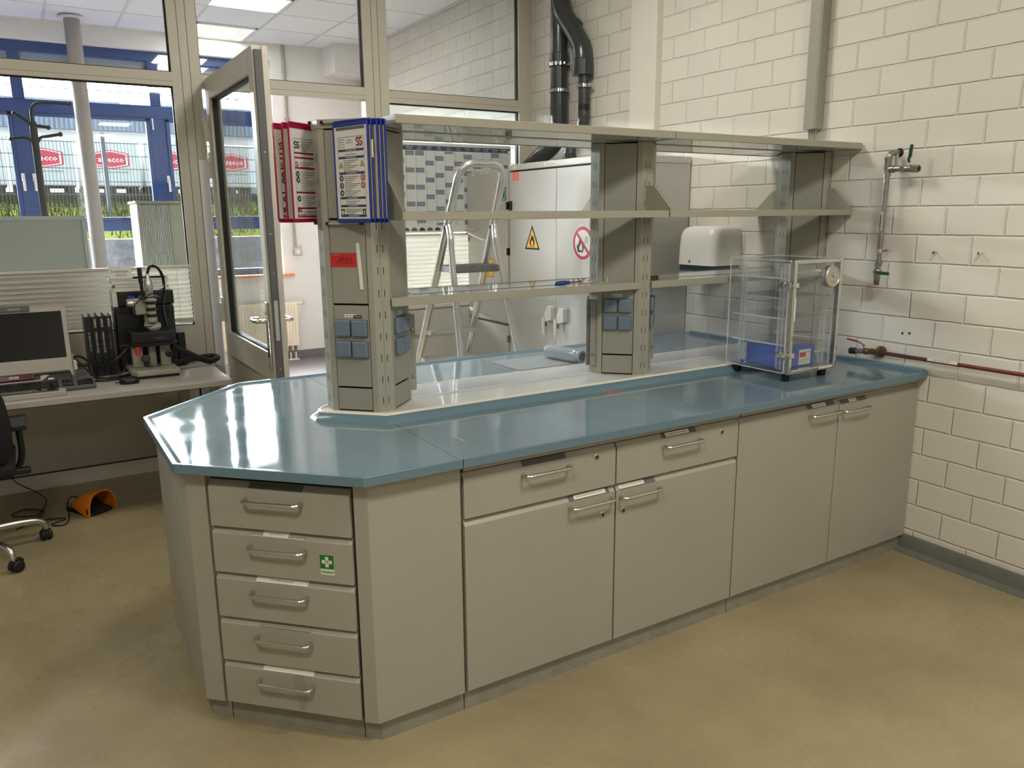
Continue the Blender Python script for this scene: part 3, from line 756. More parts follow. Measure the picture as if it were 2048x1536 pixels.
# ------------------------------------------------------------------ service platform between the slabs
CY, CA, CW = 2.73, 0.155, 0.03
ZP = 0.897
pl = thing('service_platform', 'glossy grey raised strip along the middle of the bench under the columns', 'platform', (2.2, CY, ZS), None)
ppoly = [(3.432, 2.537), (1.034, 2.537), (0.857, 2.714), (0.857, 2.746), (1.034, 2.923), (3.432, 2.923)]
MB().prism(ppoly, ZS-0.004, ZP, 'platform').build('platform_top', pl, smooth=False)
cp = [Vector(p) for p in ppoly]
MB().sweep2(cp, [(0.0, ZS-0.002), (0.0, ZP-0.002), (0.006, ZP-0.006), (0.028, ZS+0.006), (0.034, ZS-0.002)][::1], 'wt_edge').build('cove_strip', pl, ang=25)
MB().sweep2(cp, [(-0.005, ZP-0.001), (-0.004, ZP+0.002), (0.002, ZP+0.002), (0.007, ZP-0.005), (0.0, ZP-0.006)], 'seal').build('sealant_bead', pl, ang=60)

# ------------------------------------------------------------------ service columns
DG = [((-1, -1), 0), ((1, -1), 1), ((1, 1), 2), ((-1, 1), 3)]
def face_frame(cx, q, off=0.0):
    """frame on the oblique face q=(sx,sy): u runs left to right seen from outside, v up, w outwards"""
    n = Vector((q[0], q[1], 0)).normalized(); u = Vector((0, 0, 1)).cross(n)
    mid = Vector((cx+q[0]*(CA+CW)/2, CY+q[1]*(CA+CW)/2, 0))+n*off
    return frame(mid, u, (0, 0, 1))
ZC0, ZC1 = ZP, 1.874
plates = [(0.903, 0.981), (0.988, 1.279), (1.286, 1.572), (1.579, 1.869)]
def column(cx, label, faces, half=False):
    t = thing('service_column', label, 'column', (cx, CY, ZP), 'service columns on the bench')
    xm = XW-0.002
    def clipx(poly):     # the wall column is only a half
        return [(min(x, xm), y) for x, y in poly] if half else poly
    i = 0.010; a, w = CA-i, CW-i*0.4
    octo = [(cx-w, CY-a), (cx+w, CY-a), (cx+a, CY-w), (cx+a, CY+w), (cx+w, CY+a), (cx-w, CY+a), (cx-a, CY+w), (cx-a, CY-w)]
    MB().prism(clipx(octo), ZC0, ZC1, 'gap').build('core', t, smooth=False)
    g = 0.0145
    for k, (dx, dy) in enumerate(((0, -1), (-1, 0), (0, 1), (1, 0))):
        if half and dx == 1: continue
        rot = lambda px, py: (cx+px*(-dy)-py*dx*1.0, CY+px*dx+py*(-dy)) if True else None
        # local: px across, py outwards(-)
        def R(px, out):
            tx, ty = -dy, dx
            return (cx+tx*px+dx*out, CY+ty*px+dy*out)
        loc = [(-CW, CA), (CW, CA), (CW+g, CA-g), (CW+g-0.006, CA-g-0.008), (-CW-g+0.006, CA-g-0.008), (-CW-g, CA-g)]
        mb = MB().prism(clipx([R(px, o) for px, o in loc]), ZC0, ZC1+0.0, 'column')
        z = 0.925
        while z < ZC1-0.03:
            for s in (-0.0105, 0.0105):
                p = [R(s-0.0016, CA+0.0006), R(s+0.0016, CA+0.0006), R(s+0.0016, CA-0.003), R(s-0.0016, CA-0.003)]
                if not (half and max(q[0] for q in p) > xm): mb.prism(p, z, z+0.0265, 'gap')
            z += 0.0767
        p = [R(-0.0008, CA+0.0005), R(0.0008, CA+0.0005), R(0.0008, CA-0.003), R(-0.0008, CA-0.003)]
        mb.prism(clipx(p), ZC0, ZC1, 'inkgrey')
        mb.build('upright', t, bevel=0.0015, seg=1)
    hw = (CA-CW)*R2/2-g*R2/1.0
    for q, k in DG:
        if half and q[0] == 1: continue
        F = face_frame(cx, q)
        for z0, z1 in plates: MB(F).box(-hw+0.0025, hw-0.0025, z0, z1, -0.006, 0.0, 'panel').build('cover_plate', t, bevel=0.001, seg=1)
        if q in faces:
            for (u0, v0) in ((-0.0315, 1.199), (0.0315, 1.199), (-0.0315, 1.124), (0.0315, 1.124)):
                s = MB(F).box(u0-0.029, u0+0.029, v0-0.029, v0+0.029, 0.0, 0.016, 'socket').build('socket_lid', t, bevel=0.006, seg=3)
                MB(F).box(u0-0.030, u0+0.030, v0-0.030, v0+0.030, -0.001, 0.004, 'socket_d').build('socket_frame', t, bevel=0.003)
            l = MB(F).box(-0.025, 0.020, 1.237, 1.249, 0, 0.0008, 'label')
            for x in (-0.015, -0.002, 0.011): l.bars(x-0.004, x+0.004, 1.243, 0.003, 'inkgrey', 0.0011, seed=int(x*1000)+20)
            l.build('socket_label', t, smooth=False)
    cap = [(cx-CW-0.002, CY-CA-0.002), (cx+CW+0.002, CY-CA-0.002), (cx+CA+0.002, CY-CW-0.002), (cx+CA+0.002, CY+CW+0.002), (cx+CW+0.002, CY+CA+0.002), (cx-CW-0.002, CY+CA+0.002), (cx-CA-0.002, CY+CW+0.002), (cx-CA-0.002, CY-CW-0.002)]
    if not half and cx < 1.5: MB().prism(cap, ZC1, 1.904, 'shelf').build('cap', t, bevel=0.002)
    return t
X1, X2, X3 = 1.05, 2.25, 3.44
c1 = column(X1, 'free-standing service column at the chamfered bench end, with the flip-panel racks', [(-1, -1), (1, -1), (1, 1)])
c2 = column(X2, 'service column in the middle of the bench between the two shelf bays', [(-1, -1), (1, -1), (1, 1), (-1, 1)])
c3 = column(X3, 'half service column standing against the brick wall', [], half=True)
# details of the first column: tags on the face towards the camera side
F1 = face_frame(X1, (-1, -1))
mb = MB(F1).box(0.008, 0.0395, 1.2345, 1.2455, 0, 0.0012, 'darkgreytape'); mb.text('KLEMMEN', 0.0237, 1.240, 0.004, 'label', 0.0015)
mb.build('black_label', c1, smooth=False)
FT = frame(F1 @ Vector((-0.067, 1.4130, 0.0)), (F1 @ Vector((1, 0, 0)))-(F1 @ Vector((0, 0, 0)))+Vector((0, 0, -0.01)), (0, 0, 1))
mb = MB(FT).box(0, 0.096, 0, 0.049, 0, 0.0008, 'red').text('netbid', 0.018, 0.043, 0.008, 'calcell', 0.0012, width=0.032, bold=True)
hand = [[(0.022, 0.014), (0.030, 0.020), (0.040, 0.033), (0.036, 0.013)], [(0.040, 0.022), (0.050, 0.035), (0.048, 0.013)],
        [(0.066, 0.032), (0.058, 0.033), (0.058, 0.026), (0.066, 0.021), (0.064, 0.013), (0.056, 0.014), (0.058, 0.022), (0.066, 0.028), (0.066, 0.032)], [(0.068, 0.020), (0.079, 0.034), (0.077, 0.013), (0.083, 0.017)]]
for st in hand: mb.tube(bez([(x, y, 0.0012) for x, y in st], 5), 0.0007, 'ink', 5)
tg = mb.build('inventory_tag', c1); tg['label'] = 'red inventory tag reading 1181'
o = F1 @ Vector((0.040, 1.335, 0.0)); FT = frame(o, (F1 @ Vector((1, 0, -0.0)))-(F1 @ Vector((0, 0, 0)))+Vector((0, 0, 0.055)), (0, 0, 1))
MB(FT).box(0, 0.0125, 0, 0.160, 0, 0.004, 'label').build('label_strip', c1, bevel=0.001)
# clamp plates that hold the splash panels
def clamps(t, cx, sgn):
    x = cx+sgn*(CA-0.002)
    for y in (CY-0.018, CY+0.012):
        mb = MB().box(x, x+sgn*0.03, y-0.0015, y+0.0015, 0.930, 1.222, 'panel')
        for z in (0.985, 1.165):
            mb.cyl((x+sgn*0.018, y, z), (x+sgn*0.018, y-0.009, z), 0.0042, 'steel', 10)
        mb.build('clamp_plate', t, bevel=0.0008, seg=1)
clamps(c1, X1, 1); clamps(c2, X2, -1); clamps(c2, X2, 1); clamps(c3, X3, -1)

# ------------------------------------------------------------------ clear splash panels
for a, b, lab in ((X1+CA+0.006, X2-CA-0.006, 'clear splash panel between the end column and the middle column'), (X2+CA+0.006, X3-CA-0.006, 'clear splash panel between the middle column and the brick wall')):
    t = thing('splash_panel', lab, 'splash panel', ((a+b)/2, CY, ZP), 'clear splash panels')
    MB().box(a, b, CY-0.0155, CY-0.0095, ZP+0.001, 1.270, 'plexi').build('acrylic_sheet', t, smooth=False)
    MB().box(a+0.01, b-0.01, CY-0.0158, CY-0.0092, ZP+0.0005, ZP+0.0045, 'acedge').build('sheet_edge', t, smooth=False)

# ------------------------------------------------------------------ shelves
def shelf(name, label, x0, x1, y0, y1, z0, z1, cat='shelf', group='bench shelves'):
    t = thing(name, label, cat, ((x0+x1)/2, (y0+y1)/2, z0), group)
    b = MB().box(x0, x1, y0, y0+0.012, z0, z1, 'shelf').box(x0, x0+0.006, y0+0.012, y1-0.012, z0, z1, 'shelf').box(x1-0.006, x1, y0+0.012, y1-0.012, z0, z1, 'shelf').box(x0, x1, y1-0.012, y1, z0, z1, 'shelf')
    b.build('shelf_rim', t, bevel=0.0015, seg=1)
    MB().box(x0+0.006, x1-0.006, y0+0.012, y1-0.012, z0+0.002, z1-0.0015, 'board').build('shelf_board', t, smooth=False)
    return t
def bracket(t, x, sy, sgn, flange):
    """gusset above a mid shelf: from the upright outwards along sy"""
    yu = CY+sy*CA; yo = CY+sy*0.292
    p = [(yu, 1.572), (yu, 1.698), (yu+sy*0.032, 1.698), (yo, 1.604), (yo, 1.572)]
    mb = MB().extr(p, x-0.001, x+0.001, 'x', 'shelf')
    if flange:
        q = [(yu+sy*0.032, 1.698), (yo, 1.604)]
        mb.add([(x, q[0][0], q[0][1]), (x+flange, q[0][0], q[0][1]), (x+flange, q[1][0], q[1][1]), (x, q[1][0], q[1][1]),
                (x, q[0][0], q[0][1]-0.002), (x+flange, q[0][0], q[0][1]-0.002), (x+flange, q[1][0], q[1][1]-0.002), (x, q[1][0], q[1][1]-0.002)],
               [(0, 1, 2, 3), (7, 6, 5, 4), (0, 4, 5, 1), (1, 5, 6, 2), (2, 6, 7, 3), (3, 7, 4, 0)], 'shelf')
    mb.build('bracket', t, smooth=False)
shelf('top_shelf', 'front top shelf board of the bay next to the flip-panel racks', 1.056, 2.248, 2.414, 2.662, 1.874, 1.903)
shelf('top_shelf', 'front top shelf board of the bay next to the brick wall', 2.252, 3.430, 2.414, 2.662, 1.874, 1.903)
shelf('top_shelf', 'rear top shelf board of the bay next to the flip-panel racks', 1.056, 2.248, 2.666, 2.96, 1.874, 1.903)
shelf('top_shelf', 'rear top shelf board of the bay next to the brick wall', 2.252, 3.430, 2.666, 2.96, 1.874, 1.903)
for sy, nm in ((-1, 'front'), (1, 'rear')):
    for a, b, where in ((1.078, 2.247, 'next to the flip-panel racks'), (2.253, 3.424, 'next to the brick wall')):
        ys = sorted((CY+sy*0.296, CY+sy*0.170))
        t = shelf('middle_shelf', '%s middle shelf on gusset brackets in the bay %s' % (nm, where), a, b, ys[0], ys[1], 1.570, 1.598)
        bracket(t, a+0.002, sy, 1, 0.020 if a > 2 else 0); bracket(t, b-0.002, sy, -1, 0)
def low_shelf(x0, x1, cl, cr, label):
    t = thing('low_shelf', label, 'shelf', ((x0+x1)/2, CY, 1.275), 'bench shelves')
    f, r = CY-0.163, CY+0.163
    def poly(i):
        L = [(x0+i, f+i), (x1-i, f+i)]
        L += [(x1-i, f+0.01), (cr-CA-0.008-i, CY-CW-0.004), (cr-CA-0.008-i, CY+CW+0.004), (x1-i, r-0.01)] if cr < 3 else [(x1-i, f+0.011), (x1-0.155-i, CY-0.034), (x1-0.155-i, CY+0.034), (x1-i, r-0.011)]
        L += [(x1-i, r-i), (x0+i, r-i), (x0+i, r-0.011), (cl+CA+0.008+i, CY+CW+0.004), (cl+CA+0.008+i, CY-CW-0.004), (x0+i, f+0.011)]
        return L
    MB().prism(poly(0.004), 1.278, 1.3005, 'board').build('shelf_board', t, smooth=False)
    for y in (f, r-0.008): MB().box(x0, x1, y-0.002, y+0.010, 1.272, 1.3015, 'shelf').build('shelf_lip', t, bevel=0.0015, seg=1)
    MB().box(x0+0.13, x1-0.13, CY-0.06, CY-0.052, 1.3003, 1.3017, 'inkgrey').build('board_joint', t, smooth=False)
    return t
low_shelf(1.083, 2.216, X1, X2, 'low shelf with the blue screwdriver, between the end and middle columns')
low_shelf(2.284, 3.42, X2, X3, 'low shelf behind the clear vacuum cabinet, reaching the brick wall')

# ------------------------------------------------------------------ flip-panel racks on the first column
def sheet_blue(mb, F, w, h):
    """printed safety sheet, width w height h, frame F with origin at the lower left"""
    m = 0.013
    mb.rect(m, w-m, 0.012, h-0.030, 'paper', 0.0006, F)
    x0, x1 = m+0.008, w-m-0.008; W_ = x1-x0
    y = h-0.052
    def line(ya, yb):
        mb.rect(x0, x0+0.0012, yb, ya, 'ink', 0.0009, F); mb.rect(x1-0.0012, x1, yb, ya, 'ink', 0.0009, F)
    mb.rect(x0, x1, y, y+0.0012, 'ink', 0.0009, F); line(y, 0.035); mb.rect(x0, x1, 0.035, 0.0362, 'ink', 0.0009, F)
    return x0, x1, y
def logo_ss(mb, F, cx, cy, s, m, mir=1):
    for k, dx in enumerate((-0.27*s, 0.27*s)):
        pts = [(cx+mir*(dx+0.2*s*a), cy+0.42*s*b, 0.0012) for a, b in ((1, 0.7), (0.2, 1), (-1, 0.6), (-0.7, 0.1), (0.7, -0.1), (1, -0.6), (-0.2, -1), (-1, -0.7))]
        mb.tube(bez(pts, 4), 0.075*s, m, 6, M4=F)
def icon(mb, F, cx, cy, r, m, inner):
    mb.ell(cx, cy, r, r, m, 0.0009, F); mb.ell(cx, cy, r*0.62, r*0.62, 'paper' if inner == 'ring' else m, 0.0011, F)
    if inner == 'ring':
        c = math.cos(PI/4)*r*0.8; t = r*0.13
        mb.poly([(cx-c-t, cy+c), (cx-c, cy+c+t), (cx+c+t, cy-c), (cx+c, cy-c-t)], m, 0.0013, F); mb.rect(cx-r*0.12, cx+r*0.16, cy-r*0.5, cy+r*0.4, 'ink', 0.0012, F)
    else:
        mb.ell(cx+r*0.1, cy, r*0.36, r*0.46, 'paper', 0.0012, F, 12); mb.rect(cx-r*0.1, cx+r*0.25, cy-r*0.2, cy+r*0.1, m, 0.0014, F)
def warn(mb, F, cx, cy, s):
    mb.poly([(cx-s, cy-s*0.8), (cx+s, cy-s*0.8), (cx, cy+s)], 'ink', 0.0009, F); mb.poly([(cx-s*0.74, cy-s*0.64), (cx+s*0.74, cy-s*0.64), (cx, cy+s*0.68)], 'yellow', 0.0012, F)
    mb.rect(cx-s*0.12, cx+s*0.12, cy-s*0.45, cy+s*0.2, 'ink', 0.0014, F)
def cross_box(mb, F, cx, cy, s):
    mb.rect(cx-s, cx+s, cy-s*1.3, cy+s*1.3, 'ink', 0.0009, F); mb.rect(cx-s*0.3, cx+s*0.3, cy-s, cy+s, 'paper', 0.0012, F); mb.rect(cx-s*0.85, cx+s*0.85, cy-s*0.35, cy+s*0.35, 'paper', 0.0012, F)
def flip_panel(parent, a, b, z0, z1, film, kind, seed):
    """clear sleeve with a coloured frame from the pivot side a to the free side b"""
    a = Vector((a[0], a[1], z0)); b = Vector((b[0], b[1], z0)); w = (b-a).length; h = z1-z0
    F = frame(a, b-a, (0, 0, 1))
    n = (F.to_3x3() @ Vector((0, 0, 1)))
    if n.dot(Vector((0, 0, 1.6))-a-Vector((0, 0, 0))) < 0 and (-a).dot(n) < 0:
        F = frame(b, a-b, (0, 0, 1))                  # printed face towards the camera side
    fw = 0.0065
    mb = MB(F)
    r = 0.006
    loop = [(r, 0), (w-r, 0), (w, r), (w, h-r), (w-r, h), (r, h), (0, h-r), (0, r)]
    mb.tube([(x, y, 0) for x, y in loop], 0.0032, film, 8, closed=True)
    mb.box(0, w, 0, 0.010, -0.0018, 0.0016, film).box(0, w, h-0.018, h, -0.0018, 0.0010, film)
    p = mb.build('flip_panel', parent)
    s = MB(F); s.box(0.003, w-0.003, 0.008, h-0.010, -0.0012, 0.0, 'paper' if kind != 'plain' else 'label')
    if kind == 'blue':
        x0, x1, y = sheet_blue(s, None, w, h); W_ = x1-x0; bd = 'inkblue'
        s.rect(0.014, w-0.014, h-0.029, h-0.020, 'labelgrey', 0.0006)
        logo_ss(s, F, x1-0.022, y-0.016, 0.03, 'inkred')
        s.text('BETRIEBS-', (x0+x1)/2-0.004, y-0.010, 0.0045, 'ink'); s.text('ANWEISUNG', (x0+x1)/2-0.004, y-0.018, 0.0045, 'ink')
        for k in range(4): s.bars(x0+0.004, x0+0.036, y-0.007-0.008*k, 0.0022, 'inkgrey', seed=k+seed)
        bands = [(0.043, ''), (0.065, ''), (0.126, ''), (0.206, ''), (0.229, ''), (0.258, '')]
        yb = [y-0.045, y-0.068, y-0.118, y-0.198, y-0.224, y-0.256]
        for k, q in enumerate(yb):
            s.rect(x0, x1, q, q+0.0075, bd, 0.001); s.bars(x0+W_*0.3, x1-W_*0.3, q+0.0037, 0.0025, 'label', 0.0013, seed=k+30)
        s.text('Gase auf Flaschen', (x0+x1)/2, y-0.054, 0.006, 'ink')
        for k in range(8): s.bars(x0+0.026, x1-0.03-0.02*((k*7) % 3), y-0.074-0.0056*k, 0.0024, 'inkgrey', seed=k+50)
        for k in range(12): s.bars(x0+0.028, x1-0.026-0.03*((k*5) % 4)/2, y-0.126-0.0058*k, 0.0024, 'inkgrey', seed=k+70)
        for k in range(3): s.bars(x0+0.028, x1-0.03-0.02*k, y-0.205-0.006*k, 0.0024, 'inkgrey', seed=k+90)
        for k in range(4): s.bars(x0+0.028, x1-0.02-0.015*k, y-0.231-0.0056*k, 0.0024, 'inkgrey', seed=k+95)
        warn(s, F, x0+0.012, y-0.088, 0.011); warn(s, F, x1-0.012, y-0.085, 0.011)
        for k in range(3): icon(s, F, x0+0.012, y-0.130-0.024*k, 0.0105, 'calhead', 'solid')
        for k in range(2): icon(s, F, x1-0.012, y-0.130-0.024*k, 0.0108, 'signred', 'ring')
        cross_box(s, F, x0+0.010, y-0.241, 0.009); s.rect(x1-0.018, x1-0.002, y-0.253, y-0.230, 'ink', 0.001)
        s.rect(x1-0.012, x1-0.007, y-0.25, y-0.234, 'paper', 0.0013)
        s.bars(0.02, 0.07, 0.020, 0.002, 'inkgrey', seed=3); s.text('Durable', w-0.04, 0.019, 0.005, 'ink')
    if kind == 'red':
        x0, x1, y = sheet_blue(s, None, w, h); W_ = x1-x0
        logo_ss(s, F, x0+0.016, y-0.020, 0.026, 'ink')
        for k in range(5): s.bars(x0+0.042, x1-0.03-0.01*k, y-0.008-0.0075*k, 0.003 if k > 1 else 0.0022, 'ink', seed=k+seed)
        for k, q in enumerate((0.052, 0.068, 0.104, 0.190, 0.246, 0.275)):
            q = y-q*h/0.345; s.rect(x0, x1, q, q+0.006, 'inkred', 0.001)
        for k in range(3): s.bars(x0+0.03, x1-0.04-0.01*k, y-0.078-0.007*k, 0.002, 'inkgrey', seed=k+9)
        for k in range(9): s.bars(x0+0.03, x1-0.02-0.02*(k % 4), y-0.111-0.0075*k, 0.002, 'inkgrey', seed=k+19)
        for k in range(7): s.bars(x0+0.03, x1-0.02-0.02*(k % 3), y-0.192-0.0062*k, 0.002, 'inkgrey', seed=k+29)
        for k in range(4): s.bars(x0+0.03, x1-0.02, y-0.243-0.005*k, 0.002, 'inkgrey', seed=k+39)
        for cy in (0.117, 0.137, 0.200): icon(s, F, x0+0.014, y-cy, 0.0105, 'calhead', 'solid')
        icon(s, F, x0+0.012, y-0.084, 0.009, 'signred', 'ring')
        cross_box(s, F, x0+0.013, y-0.250, 0.010)
        s.text('A', x0+0.013, 0.046, 0.013, 'ink')
        s.bars(0.02, 0.07, 0.024, 0.002, 'inkred', seed=4)
    s.build('printed_sheet', p, smooth=False)
    return p
def rack(label, cx, q, z0, z1, panels, film, off0, off1):
    F = face_frame(cx, q)
    o = F @ Vector(((off0+off1)/2, z0, 0))
    t = thing('flip_panel_rack', label, 'document rack', o, 'flip-panel racks on the end column')
    for z in (z0-0.006, z1+0.002):
        mb = MB(F).box(off0, off1, z-0.004, z+0.004, 0.0, 0.016, 'shelf')
        mb.box(off1, off1+0.012, z-0.005, z+0.005, 0.001, 0.015, 'black').box(off0-0.012, off0, z-0.005, z+0.005, 0.001, 0.015, 'black')
        mb.build('rack_rail', t, bevel=0.001, seg=1)
    for i, (a, b, kd) in enumerate(panels): flip_panel(t, a, b, z0, z1, film, kd, 10*i)
    return t
pan = [((0.931, 2.644), (0.983, 2.474), 'blue')]
for k in range(1, 5): pan.append(((0.931+0.0165*k, 2.644-0.0105*k), (0.983+0.0125*k+0.006*(k > 1), 2.474-0.003*k), 'plain'))
rb = rack('rack of blue-framed safety sheets on the end column', X1, (-1, -1), 1.567, 1.891, pan, 'bluefilm', -0.060, 0.052)
MB().box(0.992, 0.996, 2.463, 2.469, 1.77, 1.825, 'label').build('index_tab', rb, smooth=False)
pan = [((0.96, 2.856), (0.811, 2.750), 'red'), ((0.952, 2.878), (0.800, 2.788), 'plain'), ((0.935, 2.895), (0.779, 2.825), 'red')]
rack('rack of crimson-framed safety sheets fanned out behind the end column', X1, (-1, 1), 1.568, 1.898, pan, 'redfilm', -0.10, 0.075)

# ------------------------------------------------------------------ things on the shelves and the worktop
t = thing('screwdriver', 'blue-handled screwdriver lying on the low shelf', 'tool', (1.84, 2.615, 1.3015), None)
a, b = Vector((1.806, 2.605, 1.3125)), Vector((1.885, 2.622, 1.3125)); d = (b-a).normalized()
MB().lathe(a, d, [(0.004, 0), (0.0095, 0.004), (0.0085, 0.014), (0.0105, 0.024), (0.0105, 0.062), (0.0075, 0.074), (0.0085, 0.081)], 'bluegloss', 8).build('handle', t)
MB().tube([b, b+d*0.055, b+d*0.075], [0.0028, 0.0028, 0.0035], 'darkgreytape', 8).build('blade', t)
t = thing('metal_scraper', 'thin steel hand tool lying beside the blue screwdriver', 'tool', (2.0, 2.61, 1.3015), None)
MB().tube([(1.915, 2.592, 1.305), (1.99, 2.605, 1.305), (2.07, 2.600, 1.306)], [0.003, 0.0025, 0.0035], 'steel', 8).build('shaft', t)
MB().cyl((2.062, 2.600, 1.3017), (2.062, 2.600, 1.328), 0.007, 'chrome', 14).build('head', t)
tag(MB().box(2.085, 2.150, 2.583, 2.606, 1.3016, 1.322, 'acryl').build('clear_plastic_box', None, bevel=0.0015, seg=1, loc=(2.12, 2.595, 1.3016)), 'small clear plastic box at the end of the low shelf beside the middle column', 'box')
for k in range(4):
    x = 2.297+0.0135*k
    tag(MB().cyl((x, 2.592, 1.3016), (x, 2.592, 1.3235), 0.0055, 'brass' if k != 2 else 'copper', 12).build('cork_stopper', None, loc=(x, 2.592, 1.3016)),
        ['brown stopper touching the middle column on the low shelf', 'second brown stopper from the middle column on the low shelf', 'reddish third stopper from the middle column on the low shelf', 'outermost brown stopper of the row beside the middle column'][k], 'stopper', 'row of stoppers on the low shelf')
tag(MB().box(1.918, 2.33, 3.06, 3.335, ZS+0.0004, ZS+0.005, 'mat_g', frame((0, 0, 0), (1, -0.02, 0), (0, 0, 1)) if False else None).build('cutting_mat', None, loc=(2.1, 3.2, ZS)), 'flat grey mat lying on the rear worktop under the film roll', 'mat')
t = thing('film_roll', 'silvery roll of plastic film lying on the rear worktop', 'roll', (2.25, 3.12, ZS+0.005), None)
a, b = Vector((2.215, 3.262, ZS+0.005+0.034)), Vector((2.262, 3.03, ZS+0.005+0.034)); d = (b-a).normalized()
MB().lathe(a, d, [(0.022, 0), (0.033, 0.002), (0.034, 0.01), (0.034, 0.2), (0.0325, 0.203)], 'film', 32).build('film_winding', t)
MB().lathe(a+d*0.2, d, [(0.0325, 0), (0.0325, 0.012), (0.029, 0.014), (0.029, 0.020), (0.032, 0.022), (0.031, 0.036), (0.022, 0.038), (0.021, 0.012)], 'film', 32).build('roll_core', t)
MB().lathe(a+d*0.226, d, [(0.0, 0), (0.0205, 0.0005), (0.0205, 0.003), (0.012, 0.004), (0.011, 0.012), (0.006, 0.013), (0.005, 0.003)], 'gap', 24).build('core_hole', t)
tag(MB().tube([(2.003+0.036*math.cos(q*PI/12), 2.475+0.028*math.sin(q*PI/12), ZS+0.0012) for q in range(24)], 0.0011, 'orange', 6, closed=True).build('rubber_band', None, loc=(2.0, 2.475, ZS)), 'thin tan rubber band lying near the platform on the front worktop', 'rubber band')
t = thing('clear_specimen_block', 'small clear block on the rear worktop behind the splash panel by the wall', 'block', (2.93, 3.06, ZS), None)
MB().box(2.89, 2.965, 3.03, 3.08, ZS+0.0004, ZS+0.014, 'acryl').build('block', t, bevel=0.001, seg=1)
# white cable end trailing from the splash panel
tag(MB().tube(bez([(2.44, 3.02, ZS+0.004), (2.50, 2.985, ZS+0.003), (2.58, 2.97, ZS+0.003)], 6), 0.0025, 'white', 8).build('loose_cable', None, loc=(2.5, 2.99, ZS)), 'short white cable on the rear worktop behind the middle column', 'cable')

# clear vacuum cabinet
VX0, VX1, VY0, VY1, VZ0, VZ1 = 2.735, 3.048, 2.190, 2.545, 0.905, 1.387
v = thing('vacuum_cabinet', 'clear acrylic vacuum cabinet with round gauge on the front worktop', 'cabinet', ((VX0+VX1)/2, (VY0+VY1)/2, ZS), None)
tk = 0.012
MB().box(VX0, VX0+tk, VY0+0.03, VY1, VZ0, VZ1, 'acryl').build('side_wall', v, smooth=False)
MB().box(VX1-tk, VX1, VY0+0.03, VY1, VZ0, VZ1, 'acryl').build('side_wall', v, smooth=False)
MB().box(VX0+tk, VX1-tk, VY1-tk, VY1, VZ0, VZ1, 'acryl').build('back_wall', v, smooth=False)
MB().box(VX0+tk, VX1-tk, VY0+0.03, VY1-tk, VZ1-tk, VZ1, 'acryl').build('top_wall', v, smooth=False)
MB().box(VX0+tk, VX1-tk, VY0+0.03, VY1-tk, VZ0, VZ0+tk, 'acryl').build('bottom_wall', v, smooth=False)
# bright polished edges
mb = MB(); e = 0.0014
for x in (VX0, VX1):
    for y in (VY1,): mb.box(x-e, x+e, y-e, y+e, VZ0, VZ1, 'acedge')
    for z in (VZ0, VZ1): mb.box(x-e, x+e, VY0+0.03, VY1, z-e, z+e, 'acedge')
for z in (VZ0, VZ1): mb.box(VX0, VX1, VY1-e, VY1+e, z-e, z+e, 'acedge')
mb.build('polished_edge', v, smooth=False)
# door: acrylic plate with chrome edge profile
dr = MB().box(VX0+0.006, VX1-0.006, VY0+0.006, VY0+0.016, VZ0+0.006, VZ1-0.006, 'acryl').build('door', v, smooth=False)
mb = MB()
for q in ((VX0-0.003, VX0+0.017, VZ0-0.004, VZ1+0.004), (VX1-0.017, VX1+0.003, VZ0-0.004, VZ1+0.004)): mb.box(q[0], q[1], VY0-0.002, VY0+0.024, q[2], q[3], 'chrome')
for q in ((VZ1-0.016, VZ1+0.004), (VZ0-0.004, VZ0+0.016)): mb.box(VX0+0.017, VX1-0.017, VY0-0.002, VY0+0.024, q[0], q[1], 'chrome')
mb.build('door_frame', dr, bevel=0.006, seg=3)
mb = MB()
for q in ((VX0+0.0, VX0+0.014, VZ0+0.004, VZ1-0.004), (VX1-0.014, VX1, VZ0+0.004, VZ1-0.004)): mb.box(q[0], q[1], VY0+0.024, VY0+0.036, q[2], q[3], 'acedge')
for q in ((VZ1-0.014, VZ1), (VZ0, VZ0+0.012)): mb.box(VX0, VX1, VY0+0.024, VY0+0.036, q[0], q[1], 'acedge')
mb.build('door_gasket', v, bevel=0.003)
MB().box(VX0+0.002, VX0+0.012, VY0-0.007, VY0-0.001, 1.135, 1.235, 'acedge').build('door_grip', dr, bevel=0.003)
for z in (1.285, 0.985):
    mb = MB().box(VX0-0.010, VX0+0.004, VY0-0.006, VY0+0.07, z-0.010, z+0.010, 'chrome').box(VX0-0.016, VX0-0.008, VY0+0.008, VY0+0.03, z-0.014, z+0.014, 'chrome').box(VX0-0.014, VX0-0.006, VY0+0.042, VY0+0.058, z-0.013, z+0.016, 'chrome')
    mb.box(VX0-0.004, VX0+0.022, VY0-0.009, VY0-0.002, z-0.011, z+0.011, 'chrome')
    mb.build('door_latch', v, bevel=0.003)
gc = Vector((2.955, VY0-0.002, 1.315))
g = MB().lathe(gc+Vector((0, 0.005, 0)), (0, -1, 0), [(0.043, 0), (0.047, 0.001), (0.047, 0.024), (0.0435, 0.027), (0.041, 0.0245)], 'steel', 40).build('gauge', v)
mb = MB().lathe(gc, (0, -1, 0), [(0.041, 0.018), (0.0408, 0.0185)], 'gauge', 40)
FG = frame(gc+Vector((0, -0.0195, 0)), (1, 0, 0), (0, 0, 1))
for k in range(31):
    A = math.radians(225-270*k/30); r0 = 0.034 if k % 5 else 0.031
    c, s_ = math.cos(A), math.sin(A); w_ = 0.0005
    mb.poly([(r0*c-w_*s_, r0*s_+w_*c), (0.037*c-w_*s_, 0.037*s_+w_*c), (0.037*c+w_*s_, 0.037*s_-w_*c), (r0*c+w_*s_, r0*s_-w_*c)], 'ink', 0.0, FG)
